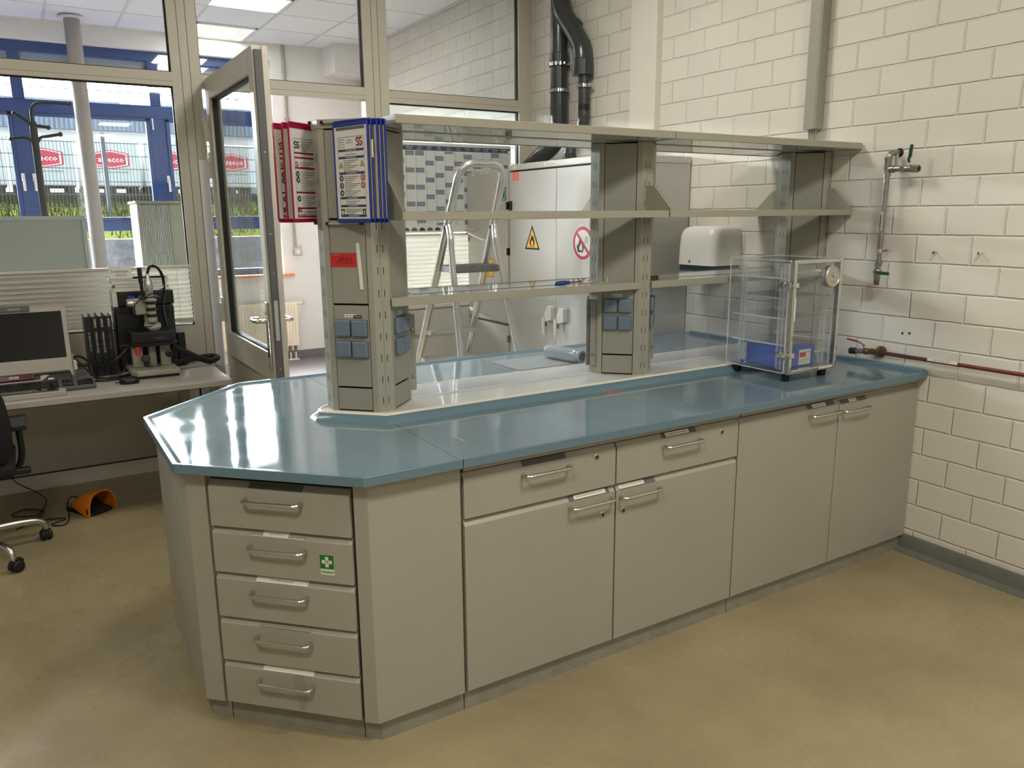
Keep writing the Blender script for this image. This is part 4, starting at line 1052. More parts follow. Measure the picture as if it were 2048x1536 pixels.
A = math.radians(142); c, s_ = math.cos(A), math.sin(A)
mb.poly([(-0.010*c-0.0016*s_, -0.010*s_+0.0016*c), (0.030*c, 0.030*s_), (-0.010*c+0.0016*s_, -0.010*s_-0.0016*c)], 'ink', 0.0006, FG).ell(0, 0, 0.0035, 0.0035, 'ink', 0.0008, FG, 14)
mb.text('bar', 0, 0.016, 0.005, 'ink', 0.0002, FG).text('vacuum', 0, -0.022, 0.0045, 'ink', 0.0002, FG)
mb.build('gauge_face', g, smooth=False)
# shelf ladders inside and shelves
for x in (VX0+tk+0.004, VX1-tk-0.004):
    for y in (2.262, 2.475):
        mb = MB()
        for s_ in (-0.014, -0.006, 0.006, 0.014): mb.box(x-0.002, x+0.002, y+s_-0.0012, y+s_+0.0012, VZ0+tk, VZ1-tk-0.02, 'acedge')
        for k in range(11): mb.box(x-0.002, x+0.002, y-0.007, y+0.007, VZ0+0.035+0.040*k, VZ0+0.0372+0.040*k, 'acedge')
        mb.build('shelf_rail', v, smooth=False)
for z in (1.307, 1.222, 1.135, 1.020):
    s_ = MB().box(VX0+tk+0.002, VX1-tk-0.002, 2.236, 2.528, z, z+0.005, 'acryl').box(VX0+tk+0.001, VX0+tk+0.0055, 2.236, 2.528, z-0.001, z+0.006, 'acedge').box(VX1-tk-0.005, VX1-tk-0.001, 2.236, 2.528, z-0.001, z+0.006, 'acedge')
    s_.build('inner_shelf', v, smooth=False)
for x in (VX0+0.035, VX1-0.035):
    for y in (VY0+0.045, VY1-0.035):
        MB().lathe((x, y, ZS), (0, 0, 1), [(0.017, 0), (0.018, 0.002), (0.0205, VZ0-ZS-0.006), (0.0205, VZ0-ZS-0.004)], 'rubber', 20).cyl((x, y, VZ0-0.005), (x, y, VZ0), 0.018, 'acedge', 16).build('rubber_foot', v)
MB().box(2.93, 3.02, VY0-0.003, VY0-0.001, VZ0+0.004, VZ0+0.013, 'label').build('maker_plate', v, smooth=False)
MB().lathe((VX0-0.001, 2.45, 0.925), (-1, 0, 0), [(0.009, 0), (0.009, 0.006), (0.007, 0.008)], 'bluebox', 14).build('vent_knob', v)
bx = thing('blue_box', 'blue carton standing inside the clear vacuum cabinet', 'box', (2.87, 2.36, VZ0+tk), None)
MB().box(VX0+0.035, 2.965, 2.242, 2.46, VZ0+tk+0.0005, 1.008, 'bluebox').build('carton', bx, bevel=0.002)
FB = frame((2.86, 2.2415, VZ0+tk+0.008), (1, 0, 0), (0, 0, 1))
MB(FB).rect(0.0, 0.078, 0.0, 0.068, 'label').rect(0.004, 0.046, 0.034, 0.056, 'red', 0.001).bars(0.052, 0.072, 0.055, 0.003, 'inkgrey', 0.001).bars(0.004, 0.07, 0.022, 0.002, 'inkgrey', 0.001).bars(0.004, 0.06, 0.012, 0.002, 'inkgrey', 0.001).build('paper_label', bx, smooth=False)

# ------------------------------------------------------------------ things on the brick wall
t = thing('towel_dispenser', 'white rounded towel dispenser on the brick wall behind the low shelf', 'dispenser', (XW, 3.24, 1.27), None)
rings = []
for k, (z, ins, dx) in enumerate(((1.298, 0.0, 0.0), (1.40, 0.002, 0.003), (1.46, 0.005, 0.008), (1.49, 0.012, 0.018), (1.507, 0.028, 0.035), (1.513, 0.055, 0.06))):
    x0, x1, y0, y1 = 3.215+dx, XW-0.001, 3.125+ins*0.6, 3.42-ins
    r = 0.05; pts = []
    pts += [(x1, y0, z), ]
    for q in range(7):
        A = -PI/2-PI/2*q/6; pts.append((x0+r+r*math.cos(A), y0+r+r*math.sin(A), z))
    for q in range(7):
        A = PI-PI/2*q/6; pts.append((x0+r+r*math.cos(A), y1-r+r*math.sin(A), z))
    pts.append((x1, y1, z)); rings.append(pts)
MB().loft(rings, 'white').build('cover', t, ang=50)
MB().box(3.235, XW-0.001, 3.14, 3.405, 1.262, 1.298, 'socket_d').build('outlet_base', t, bevel=0.006)
MB().lathe((3.2155, 3.305, 1.318), (-1, 0, 0), [(0.0075, 0), (0.0075, 0.0015), (0.0055, 0.002)], 'labelgrey', 14).build('key_lock', t)
# nitrogen pipe with two valves
PX = XW-0.062
t = thing('nitrogen_pipe', 'galvanised wall pipe with two green lever valves right of the shelves', 'pipe', (XW, 2.24, 1.25), None)
MB().tube([(PX, 2.242, 1.335), (PX, 2.236, 1.79)]+bez([(PX, 2.236, 1.80), (PX, 2.235, 1.826), (PX+0.010, 2.234, 1.841), (PX+0.028, 2.232, 1.846), (XW, 2.230, 1.846)], 4), 0.0125, 'galv', 16).build('pipe', t)
mb = MB()
for z in (1.815, 1.742, 1.352): mb.cyl((PX, 2.237, z), (PX, 2.237, z+0.010), 0.0165, 'galv', 16)
mb.cyl((PX, 2.237, 1.745), (PX, 2.237, 1.82), 0.0145, 'galv', 16).cyl((PX, 2.24, 1.772), (PX, 2.165, 1.772), 0.0125, 'galv', 14).cyl((PX, 2.214, 1.772), (PX, 2.205, 1.772), 0.0165, 'galv', 14)
mb.build('tee_fitting', t)
MB().tube([(PX+0.046, 2.226, 1.838), (PX+0.036, 2.218, 1.80), (PX+0.012, 2.200, 1.776)], 0.0075, 'pinkish' if False else 'cream', 8).build('branch_pipe', t)
mb = MB().cyl((PX, 2.172, 1.770), (PX, 2.150, 1.770), 0.0155, 'galv', 6).cyl((PX, 2.150, 1.770), (PX, 2.128, 1.770), 0.014, 'galv', 16).sphere((PX, 2.128, 1.770), 0.0165, 'galv').cyl((PX, 2.12, 1.770), (PX, 2.088, 1.768), 0.0168, 'galv', 6).cyl((PX, 2.090, 1.768), (PX, 2.0865, 1.768), 0.0105, 'gap', 16).cyl((PX, 2.13, 1.785), (PX, 2.13, 1.796), 0.006, 'chrome', 10)
mb.build('valve_body', t)
MB().tube([(PX-0.004, 2.134, 1.796), (PX-0.006, 2.136, 1.812), (PX-0.006, 2.131, 1.822), (PX-0.006, 2.127, 1.872)], [0.0055, 0.006, 0.0075, 0.0075], 'lever', 10).build('valve_lever', t)
mb = MB().cyl((PX, 2.242, 1.355), (PX, 2.242, 1.335), 0.0150, 'galv', 6).sphere((PX, 2.242, 1.315), 0.017, 'galv').cyl((PX, 2.242, 1.305), (PX, 2.242, 1.285), 0.015, 'galv', 6).cyl((PX-0.012, 2.242, 1.312), (PX-0.022, 2.244, 1.312), 0.008, 'chrome', 10)
mb.build('valve_body', t)
MB().lathe((PX, 2.242, 1.286), (0, 0, -1), [(0.013, 0), (0.014, 0.004), (0.0125, 0.008), (0.014, 0.012), (0.0125, 0.018), (0.013, 0.034), (0.008, 0.036)], 'brass', 16).build('hose_nozzle', t)
MB().tube([(PX-0.02, 2.242, 1.312), (PX-0.022, 2.228, 1.311), (PX-0.022, 2.216, 1.309), (PX-0.022, 2.172, 1.308)], [0.0055, 0.006, 0.0075, 0.0075], 'lever', 10).build('valve_lever', t)
mb = MB().lathe((PX, 2.241, 1.400), (0, 0, 1), [(0.0135, 0), (0.0165, 0), (0.0165, 0.018), (0.0135, 0.018)], 'chrome', 20).box(PX-0.005, PX+0.006, 2.208, 2.226, 1.402, 1.416, 'chrome').cyl((PX+0.01, 2.226, 1.409), (XW, 2.226, 1.409), 0.004, 'chrome', 8).sphere((PX, 2.206, 1.412), 0.006, 'red', 10, 6)
mb.build('pipe_clamp', t)
FL = frame((PX-0.0130, 2.2445, 1.51), (0, 0, 1), (0, 1, 0)); vw = Vector((-0.64, -0.77, 0))
FL = frame(Vector((PX, 2.2405, 1.500))+Vector((-0.0132*0.85, -0.0132*0.1, 0)), (0, 0, 1), (0.25, 0.97, 0))
lab = MB(FL).box(0, 0.085, -0.0075, 0.0075, -0.001, 0.0010, 'label')
FL2 = frame(Vector((PX-0.0132*0.85-0.001, 2.2405-0.0013, 1.585)), (0, 0, -1), (0.25, -0.97, 0))
FL3 = frame(FL @ Vector((0.0425, 0, 0.0014)), FL.to_3x3() @ Vector((1, 0, 0)), FL.to_3x3() @ Vector((0, 1, 0)))
lab.text('STICKSTOFF', 0.0425, 0.0, 0.0085, 'ink', 0.0015, FL)
lab.build('pipe_label', t, smooth=False)
MB().lathe((XW+0.0005, 2.226, 1.846), (-1, 0, 0), [(0.021, 0), (0.019, 0.0012), (0.013, 0.0012)], 'gap', 16).build('wall_hole', t)
# compressed air pipe
CX = XW-0.04
t = thing('compressed_air_pipe', 'copper pipe along the brick wall ending in a red lever valve over the worktop', 'pipe', (XW, 1.2, 0.933), None)
MB().tube([(CX, 2.19, 0.934), (CX, -0.6, 0.932)], 0.0088, 'copper', 14).build('pipe', t)
mb = MB().cyl((CX, 2.19, 0.934), (CX, 2.205, 0.934), 0.0115, 'copper', 14).cyl((CX, 2.205, 0.934), (CX, 2.235, 0.934), 0.0105, 'brass', 12).cyl((CX, 2.222, 0.934), (XW, 2.222, 0.934), 0.008, 'brass', 10)
mb.cyl((CX+0.028, 2.222, 0.934), (XW-0.001, 2.222, 0.934), 0.026, 'brass', 18).cyl((CX, 2.215, 0.915), (CX, 2.215, 0.958), 0.0065, 'brass', 10)
mb.build('elbow_fitting', t)
mb = MB().cyl((CX, 2.235, 0.934), (CX-0.004, 2.262, 0.932), 0.0145, 'brass', 6).sphere((CX-0.006, 2.275, 0.931), 0.0165, 'brass').cyl((CX-0.008, 2.285, 0.930), (CX-0.014, 2.325, 0.927), 0.0125, 'galv', 16)
mb.build('valve_body', t)
MB().lathe((CX-0.014, 2.322, 0.927), (-0.18, 1, -0.08), [(0.0145, 0), (0.0155, 0.003), (0.0155, 0.030), (0.0145, 0.032), (0.008, 0.032), (0.0075, 0.02)], 'rubber', 18).build('hose_coupling', t)
mb = MB().cyl((CX-0.008, 2.285, 0.943), (CX-0.008, 2.285, 0.956), 0.006, 'chrome', 10).tube([(CX-0.01, 2.283, 0.957), (CX-0.012, 2.30, 0.967), (CX-0.014, 2.318, 0.974)], 0.0045, 'galv', 8)
mb.build('lever_stem', t)
MB().tube([(CX-0.014, 2.316, 0.9735), (CX-0.018, 2.372, 0.980)], [0.005, 0.0045], 'redlever', 8).build('valve_lever', t)
FL = frame((CX-0.0078, 1.97, 0.9365), (0, -1, 0), (0.25, 0, 1))
lab = MB(FL).box(0, 0.135, -0.004, 0.009, -0.001, 0.0008, 'label').text('DRUCKLUFT', 0.064, 0.0027, 0.0062, 'ink', 0.0012, width=0.082)
lab.build('pipe_label', t, smooth=False)
for k, (y, z) in enumerate(((2.005, 1.407), (1.811, 1.412))):
    t = thing('screw_hook', ['metal screw hook nearest the nitrogen pipe', 'metal screw hook farther from the nitrogen pipe'][k], 'hook', (XW, y, z), 'screw hooks in the brick wall')
    mb = MB().cyl((XW+0.002, y, z), (XW-0.022, y, z), 0.0028, 'chrome', 8).cyl((XW-0.022, y, z), (XW-0.027, y, z), 0.0065, 'chrome', 10)
    if k: mb.tube(bez([(XW-0.024, y, z+0.004), (XW-0.028, y-0.008, z), (XW-0.022, y+0.004, z-0.008), (XW-0.01, y+0.016, z-0.011)], 4), 0.0014, 'steel', 6)
    mb.build('hook_screw', t)
# cable duct
t = thing('cable_duct', 'grey vertical cable duct on the brick wall above the top shelf', 'duct', (XW, 2.68, 1.98), None)
MB().box(XW-0.06, XW, 2.645, 2.715, 1.985, ZC, 'panel').build('duct_body', t, bevel=0.002)
MB().box(XW-0.0615, XW-0.058, 2.655, 2.715, 1.985, ZC-0.001, 'column').build('duct_cover', t, bevel=0.001)
for k in range(4):
    y = 2.662+0.013*k
    MB().tube(bez([(XW-0.03, y, 2.0), (XW-0.028, y+0.002, 1.95), (XW-0.02, y+0.003, 1.85), (XW-0.016, y+0.003, 1.60)], 5), 0.0045, 'column', 8).build('cable', t)

# drain pipes
t = thing('drain_pipe', 'large dark grey drain pipe with a slanting branch on the brick wall', 'pipe', (XW, 4.81, 2.0), None)
bx_ = XW-0.076
MB().tube([(bx_, 4.81, 2.35), (bx_, 4.81, ZC)], 0.060, 'pvc', 32).build('pipe', t)
MB().lathe((bx_, 4.81, 2.62), (0, 0, 1), [(0.0, 0), (0.066, 0.0), (0.066, 0.06), (0.061, 0.065)], 'pvc', 32).build('socket_collar', t)
MB().tube([(bx_, 4.81, 2.36)]+bez([(bx_, 4.81, 2.20), (bx_, 4.82, 2.13), (bx_-0.02, 4.87, 2.06), (bx_-0.05, 4.97, 2.0), (bx_-0.06, 5.08, 1.94), (bx_-0.06, 5.17, 1.90)], 6), 0.062, 'pvc', 28).build('lower_bend', t)
def clampring(t, x, y, z, r):
    mb = MB().lathe((x, y, z), (0, 0, 1), [(r, 0), (r+0.006, 0), (r+0.006, 0.022), (r, 0.022)], 'chrome', 32).lathe((x, y, z-0.004), (0, 0, 1), [(r, 0), (r+0.004, 0), (r+0.004, 0.03), (r, 0.03)], 'rubber', 32)
    mb.box(x-0.012, x+0.012, y-r-0.03, y-r-0.004, z+0.003, z+0.019, 'chrome').cyl((x+r, y, z+0.011), (XW, y, z+0.011), 0.005, 'steel', 8)
    mb.build('pipe_clamp', t)
clampring(t, bx_, 4.81, 2.425, 0.061); clampring(t, bx_, 4.81, 2.60, 0.066)
t2 = thing('drain_pipe', 'slim dark grey drain pipe beside the large one, joining it at the top', 'pipe', (XW, 4.54, 2.0), None)
sx_ = XW-0.058
MB().tube([(sx_, 4.54, 2.25), (sx_, 4.54, 2.60)], 0.0375, 'pvc', 24).build('pipe', t2)
MB().tube([(sx_-0.01, 4.545, 2.53), (sx_-0.01, 4.545, 2.60)]+bez([(sx_-0.01, 4.545, 2.62), (sx_-0.01, 4.56, 2.69), (sx_-0.01, 4.62, 2.77), (sx_-0.012, 4.70, 2.86), (sx_-0.016, 4.76, 2.93), (sx_-0.016, 4.80, 3.02)], 6), 0.064, 'pvc', 28).build('swept_bend', t2)
MB().lathe((sx_, 4.665, 2.815), (0, 0.66, 0.75), [(0.066, 0), (0.071, 0.004), (0.071, 0.03), (0.066, 0.034)], 'pvc', 28).build('socket_collar', t2)
MB().lathe((sx_-0.01, 4.545, 2.50), (0, 0, 1), [(0.040, 0), (0.070, 0.002), (0.070, 0.10), (0.065, 0.105)], 'pvc', 28).build('reducer', t2)
MB().tube(bez([(sx_, 4.54, 2.27), (sx_, 4.54, 2.23), (sx_, 4.555, 2.18), (sx_, 4.60, 2.13), (sx_-0.03, 4.63, 2.08), (sx_-0.05, 4.63, 1.99), (sx_-0.05, 4.63, 1.93)], 6), 0.040, 'pvc', 24).build('lower_bend', t2)
MB().cyl((sx_, 4.54, 2.275), (sx_, 4.54, 2.315), 0.0385, 'rubber', 24).build('rubber_sleeve', t2)
clampring(t2, sx_, 4.54, 2.425, 0.038)
MB().lathe((sx_-0.05, 4.63, 1.912), (0, 0, 1), [(0.060, 0), (0.060, 0.012), (0.048, 0.014), (0.048, 0.08), (0.040, 0.085)], 'pvc', 24).build('flange', t2)

# ------------------------------------------------------------------ safety cabinets
def sticker(parent, F, w, h, m, name, label=None, extra=None):
    mb = MB(F).box(0, w, 0, h, -0.0003, 0.0006, m)
    if extra: extra(mb)
    o = mb.build(name, parent, smooth=False)
    if label: o['label'] = label
    return o
CXF = 2.85
t = thing('safety_cabinet', 'wide pale grey safety cabinet with flame and no-smoking signs behind the bench', 'cabinet', (3.13, 4.1, 0), None)
MB().box(CXF+0.02, XW-0.006, 3.545, 4.665, 0.0, 1.872, 'metalcab').build('body', t, bevel=0.004)
MB().box(CXF+0.004, XW-0.006, 3.54, 4.67, 1.872, 1.912, 'metalcab').build('top_band', t, bevel=0.004)
def FX(y, z): return frame((CXF-0.0006, y, z), (0, -1, 0), (0, 0, 1))
sticker(t, frame((CXF+0.0036, 4.245, 1.882), (0, -1, 0), (0, 0, 1)), 0.16, 0.018, 'label', 'band_label', None, lambda m: m.bars(0.02, 0.14, 0.009, 0.004, 'labelgrey', 0.001))
sticker(t, frame((CXF+0.0036, 4.62, 1.882), (0, -1, 0), (0, 0, 1)), 0.055, 0.02, 'label', 'band_label')
MB().box(CXF+0.012, CXF+0.021, 3.56, 4.65, 1.862, 1.872, 'gap').build('shadow_gap', t, smooth=False)
dA = MB().box(CXF, CXF+0.02, 4.105, 4.658, 0.06, 1.862, 'metalcab').build('door', t, bevel=0.003)
dB = MB().box(CXF, CXF+0.02, 3.552, 4.101, 0.06, 1.862, 'metalcab').build('door', t, bevel=0.003)
def flame(mb, cx, cy, s, m, h, F=None):
    pts = [(-0.30, -0.5), (-0.42, -0.15), (-0.30, 0.10), (-0.24, -0.02), (-0.10, 0.55), (0.02, 0.25), (0.12, 0.42), (0.34, 0.0), (0.40, -0.25), (0.28, -0.5)]
    mb.poly([(cx+a*s, cy+b*s) for a, b in pts], m, h, F)
def sign_tri(mb):
    mb.poly([(0, 0), (0.178, 0), (0.089, 0.158)], 'ink', 0.0009); mb.poly([(0.020, 0.011), (0.158, 0.011), (0.089, 0.134)], 'yellow', 0.0013)
    flame(mb, 0.090, 0.062, 0.075, 'ink', 0.0017); mb.ell(0.090, 0.040, 0.014, 0.020, 'yellow', 0.002); mb.rect(0.064, 0.116, 0.017, 0.021, 'ink', 0.002)
mb = MB(FX(4.464, 1.360)); sign_tri(mb); o = mb.build('flame_sign', dA, smooth=False); o['label'] = 'yellow triangle with flame'
mb = MB(FX(3.823, 1.416)); mb.ell(0, 0, 0.104, 0.104, 'label', 0.0004, None, 40).ell(0, 0, 0.099, 0.099, 'signred', 0.0009, None, 40).ell(0, 0, 0.078, 0.078, 'paper', 0.0013, None, 40)
flame(mb, -0.022, -0.012, 0.085, 'ink', 0.0017); flame(mb, -0.018, -0.022, 0.045, 'paper', 0.0019)
for k in range(3): mb.poly([(0.018+0.012*k, -0.002), (0.024+0.012*k, -0.002), (0.032+0.012*k, 0.040), (0.026+0.012*k, 0.040)], 'calcell', 0.0017)
c = 0.058; w_ = 0.0095
mb.poly([(-c-w_*.7, c-w_*.7), (-c+w_*.7, c+w_*.7), (c+w_*.7, -c+w_*.7), (c-w_*.7, -c-w_*.7)], 'signred', 0.0022)
o = mb.build('no_smoking_sign', dB, smooth=False); o['label'] = 'red prohibition sign with struck-out flame and cigarette'
sticker(dA, FX(4.612, 1.806), 0.075, 0.055, 'pink', 'square_sticker', 'faded pink sticker')
sticker(dB, FX(3.752, 1.765), 0.06, 0.082, 'winblue', 'blue_sticker', 'blue sticker', lambda m: (m.rect(0.005, 0.028, 0.055, 0.078, 'label', 0.001), m.bars(0.006, 0.05, 0.035, 0.004, 'label', 0.001)))
for y, dd in ((4.165, dA), (4.030, dB)):
    mb = MB()
    # angled lever handle: wedge-shaped plate with a tapering grip
    pr = [(-0.052, 1.005), (-0.045, 1.012), (-0.005, 1.012), (0.028, 0.955), (0.034, 0.925), (0.030, 0.905), (-0.052, 0.925)]
    vs = [(CXF-0.001, y+a, z) for a, z in pr]+[(CXF-0.030, y+a*0.92, z) for a, z in pr]; n = len(pr)
    mb.add(vs, [tuple(range(n)), tuple(reversed(range(n, 2*n)))]+[(k, (k+1) % n, n+(k+1) % n, n+k) for k in range(n)], 'white')
    mb.tube([(CXF-0.034, y+0.030, 0.935), (CXF-0.042, y+0.020, 0.88), (CXF-0.042, y+0.012, 0.822)], [0.012, 0.010, 0.007], 'white', 10)
    mb.lathe((CXF-0.001, y+0.048, 0.922), (-1, 0, 0), [(0.013, 0), (0.013, 0.006), (0.009, 0.007)], 'steel', 14).box(CXF-0.004, CXF-0.001, y+0.040, y+0.064, 0.872, 0.902, 'ink')
    mb.build('door_handle', dd, bevel=0.002)
MB().box(CXF-0.006, CXF+0.02, 4.622, 4.655, 1.615, 1.675, 'black').build('door_hinge', t, bevel=0.003)
t = thing('acid_cabinet', 'narrow grey cabinet with yellow Acid sign left of the wide safety cabinet', 'cabinet', (3.13, 4.97, 0), None)
MB().box(CXF+0.02, XW-0.006, 4.682, 5.262, 0.0, 1.89, 'metalcab_d').build('body', t, bevel=0.004)
dU = MB().box(CXF, CXF+0.02, 4.687, 5.257, 0.835, 1.885, 'metalcab_d').build('door', t, bevel=0.003)
dL = MB().box(CXF, CXF+0.02, 4.687, 5.257, 0.06, 0.815, 'metalcab_d').build('door', t, bevel=0.003)
MB().box(CXF+0.014, CXF+0.021, 4.69, 5.25, 0.815, 0.835, 'gap').build('shadow_gap', t, smooth=False)
sticker(dU, FX(5.025, 1.150), 0.135, 0.130, 'yellow', 'acid_sign', 'yellow sign reading Acid', lambda m: (m.rect(0, 0.135, 0.0, 0.004, 'ink', 0.0009), m.rect(0, 0.135, 0.126, 0.13, 'ink', 0.0009), m.rect(0.131, 0.135, 0, 0.13, 'ink', 0.0009), m.text('Acid', 0.05, 0.054, 0.020, 'ink', 0.0012), m.text('Acid\u00e9', 0.055, 0.022, 0.020, 'ink', 0.0012), m.text('S\u00e4ure', 0.055, 0.085, 0.020, 'ink', 0.0012)))
sticker(dU, FX(4.792, 1.802), 0.085, 0.076, 'red', 'square_sticker', 'red square sticker', lambda m: m.ell(0.042, 0.036, 0.02, 0.022, 'pink', 0.001))
sticker(dU, FX(4.815, 1.680), 0.115, 0.088, 'winblue', 'inspection_sticker', 'blue sticker with a green oval', lambda m: (m.ell(0.085, 0.044, 0.026, 0.040, 'palegreen', 0.001), m.ell(0.085, 0.044, 0.020, 0.033, 'green', 0.0013), m.bars(0.01, 0.05, 0.07, 0.007, 'label', 0.001), m.bars(0.01, 0.055, 0.03, 0.004, 'label', 0.001)))
sticker(dU, FX(5.18, 1.862), 0.04, 0.012, 'label', 'name_label'); sticker(dU, FX(5.06, 1.866), 0.12, 0.012, 'label', 'name_label', None, lambda m: m.bars(0.01, 0.11, 0.006, 0.003, 'inkgrey', 0.001))
mb = MB().cyl((CXF-0.028, 5.25, 1.485), (CXF-0.028, 5.09, 1.485), 0.006, 'steel', 10)
for y in (5.24, 5.10): mb.cyl((CXF-0.028, y, 1.485), (CXF, y, 1.485), 0.005, 'steel', 8)
mb.build('towel_bar', dU)
for z in (1.62, 1.31, 0.70): MB().box(CXF-0.005, CXF+0.02, 4.684, 4.70, z, z+0.05, 'black').build('door_hinge', t, bevel=0.002)

# ------------------------------------------------------------------ year planner and blinds on the partition
YC = YP-0.006
t = thing('year_planner', 'large grey year planner with twelve month columns on the partition glass', 'calendar', (2.77, YC, 1.45), None)
FPn = frame((2.285, YC, 1.462), (1, 0, 0), (0, 0, 1)); PW, PH = 0.955, 0.628
MB(FPn).box(0, PW, 0, PH, -0.006, 0.0, 'calpaper').build('sheet', t, smooth=False)
mb = MB(FPn).rect(0.008, PW-0.004, 0.575, 0.608, 'calhead', 0.0008)
pit = 0.0776; xm0 = 2.403-pit*1.0-2.285
months = ['JANUAR', 'FEBRUAR', 'M\u00c4RZ', 'APRIL', 'MAI', 'JUNI', 'JULI', 'AUGUST', 'SEPTEMBER', 'OKTOBER', 'NOVEMBER', 'DEZEMBER']
start = [2, 5, 5, 1, 3, 6, 1, 4, 0, 2, 5, 0]; ndays = [31, 28, 31, 30, 31, 30, 31, 31, 30, 31, 30, 31]
rowh = 0.0168; top = 0.572
for k, nm in enumerate(months):
    cx = xm0+pit*k
    mb.text(nm, cx, 0.597, 0.0085, 'label', 0.0012, width=min(0.062, 0.0085*len(nm)*0.85)); mb.bars(cx-0.02, cx+0.02, 0.584, 0.0025, 'label', 0.0012, seed=k)
    for d in range(ndays[k]):
        y = top-rowh*(d+1); wd = (start[k]+d) % 7
        if wd >= 5: mb.rect(cx-0.035, cx+0.035, y+0.0003, y+rowh-0.0003, 'calcell', 0.0008)
        else:
            mb.rect(cx-0.035, cx+0.035, y, y+0.0009, 'calcell', 0.0008); mb.bars(cx-0.034, cx-0.022, y+rowh*0.5, 0.0038, 'inkgrey', 0.0009, seed=k*40+d)
for k in range(6):
    cx = 0.075+0.062*k
    if k < 5: mb.add([(cx+0.024*math.cos(PI*q/12), 0.013+0.024*math.sin(PI*q/12), 0.0009) for q in range(13)], [tuple(range(13))], ['brass', 'inkgrey', 'copper', 'inkgrey', 'brass'][k])
mb.build('printed_grid', t, smooth=False)
MB().lathe((3.222, YC, 2.045), (0, -1, 0), [(0.011, 0), (0.011, 0.006), (0.009, 0.008)], 'label', 18).build('magnet', t)
def blind(name, label, x0, x1, z0, z1, y, n):
    t = thing(name, label, 'blind', ((x0+x1)/2, y, z0), 'pleated blinds on the partition')
    mb = MB(); vs = []; fs = []
    dens = [((i/n)**1.0) for i in range(n+1)]
    zs = []; 
    for i in range(2*n+1):
        f = i/(2*n); f = f**0.9 if True else f
        zs.append(z1-0.012-(z1-z0-0.035)*f)
    for i, z in enumerate(zs):
        yy = y-(0.016 if i % 2 else -0.010); vs += [(x0, yy, z), (x1, yy, z)]
    for i in range(2*n): fs.append((2*i, 2*i+1, 2*i+3, 2*i+2))
    mb.add(vs, fs, 'blind'); mb.build('pleated_fabric', t, smooth=False)
    MB().box(x0-0.004, x1+0.004, y-0.014, y+0.008, z1-0.014, z1+0.002, 'blindr').build('top_rail', t, bevel=0.003)
    MB().box(x0-0.004, x1+0.004, y-0.014, y+0.008, z0, z0+0.024, 'blindr').build('bottom_rail', t, bevel=0.003)
    for x in (x0+0.33*(x1-x0), x1-0.075): MB().tube([(x, y-0.0125, z1-0.01), (x, y-0.0125, z0+0.02)], 0.0009, 'inkgrey', 6).build('cord', t)
    return t
blind('pleated_blind', 'pleated cream blind on the partition pane behind the desk', -0.885, 0.872, 0.945, 1.292, YP-0.006, 11)
b2 = blind('pleated_blind', 'pleated cream blind on the partition pane below the year planner', 2.275, 3.32, 0.915, 1.452, YP-0.004, 17)
mb = MB().cyl((2.845, YP-0.005, 1.455), (2.895, YP-0.04, 1.458), 0.004, 'steel', 8).sphere((2.90, YP-0.045, 1.458), 0.012, 'darkmetal', 10, 8); mb.build('cord_holder', b2)
MB().box(2.842, 2.856, YP-0.045, YP-0.035, 1.395, 1.425, 'redlever').build('cord_weight', b2, bevel=0.002)

# ------------------------------------------------------------------ step ladder
t = thing('step_ladder', 'aluminium folding step ladder with a hoop behind the bench', 'ladder', (2.36, 4.45, 0), None)
def far(zv, left):     # climbing rails lean away: y = 4.3+0.5*(1.557-z)
    y = 4.3+0.5*(1.557-zv)
    xl = 2.201-0.016*(1.557-zv)/0.92; xr = 2.518+0.040*(1.557-zv)/0.87
    return Vector((xl if left else xr, y, zv))
def near(zv, left):
    y = 4.3-0.25*(1.557-zv)
    xl = 2.194-0.034*(1.513-zv)/0.752; xr = 2.498+0.060*(1.508-zv)/0.749
    return Vector((xl if left else xr, y, zv))
hl, hr = far(1.80, True), far(1.80, False)
tl, tr = far(1.878, True)+Vector((0.075, 0, 0)), far(1.878, False)+Vector((-0.085, 0, 0))
hoop = [far(0.012, True)]+[far(1.0, True)]+bez([far(1.74, True), far(1.81, True)+Vector((0.004, 0, 0)), far(1.858, True)+Vector((0.03, 0, 0)), tl, (tl+tr)/2, tr, far(1.858, False)+Vector((-0.03, 0, 0)), far(1.81, False)+Vector((-0.004, 0, 0)), far(1.74, False)], 6)+[far(1.0, False), far(0.012, False)]
MB().tube(hoop, 0.0235, 'alu', 14).build('rail_hoop', t)
for left in (True, False):
    p0 = far(1.50, left)
    MB().tube(bez([far(1.52, left)+Vector((0, -0.02, 0)), near(1.46, left)+Vector((0, -0.015, 0)), near(1.40, left)+Vector((0, -0.005, 0))], 4)+[near(0.7, left), near(0.012, left)], 0.0205, 'alu', 14).build('rear_leg', t)
    a = far(1.512, left); MB().cyl(a+Vector((0.026 if not left else -0.026, 0, 0)), a+Vector((-0.026 if not left else 0.026, 0, 0)), 0.012, 'black', 12).build('pivot', t)
    for f in (far, near): MB().lathe(f(0.0, left), (0, 0, 1), [(0.027, 0), (0.027, 0.03), (0.024, 0.035)], 'rubber', 14).build('foot', t)
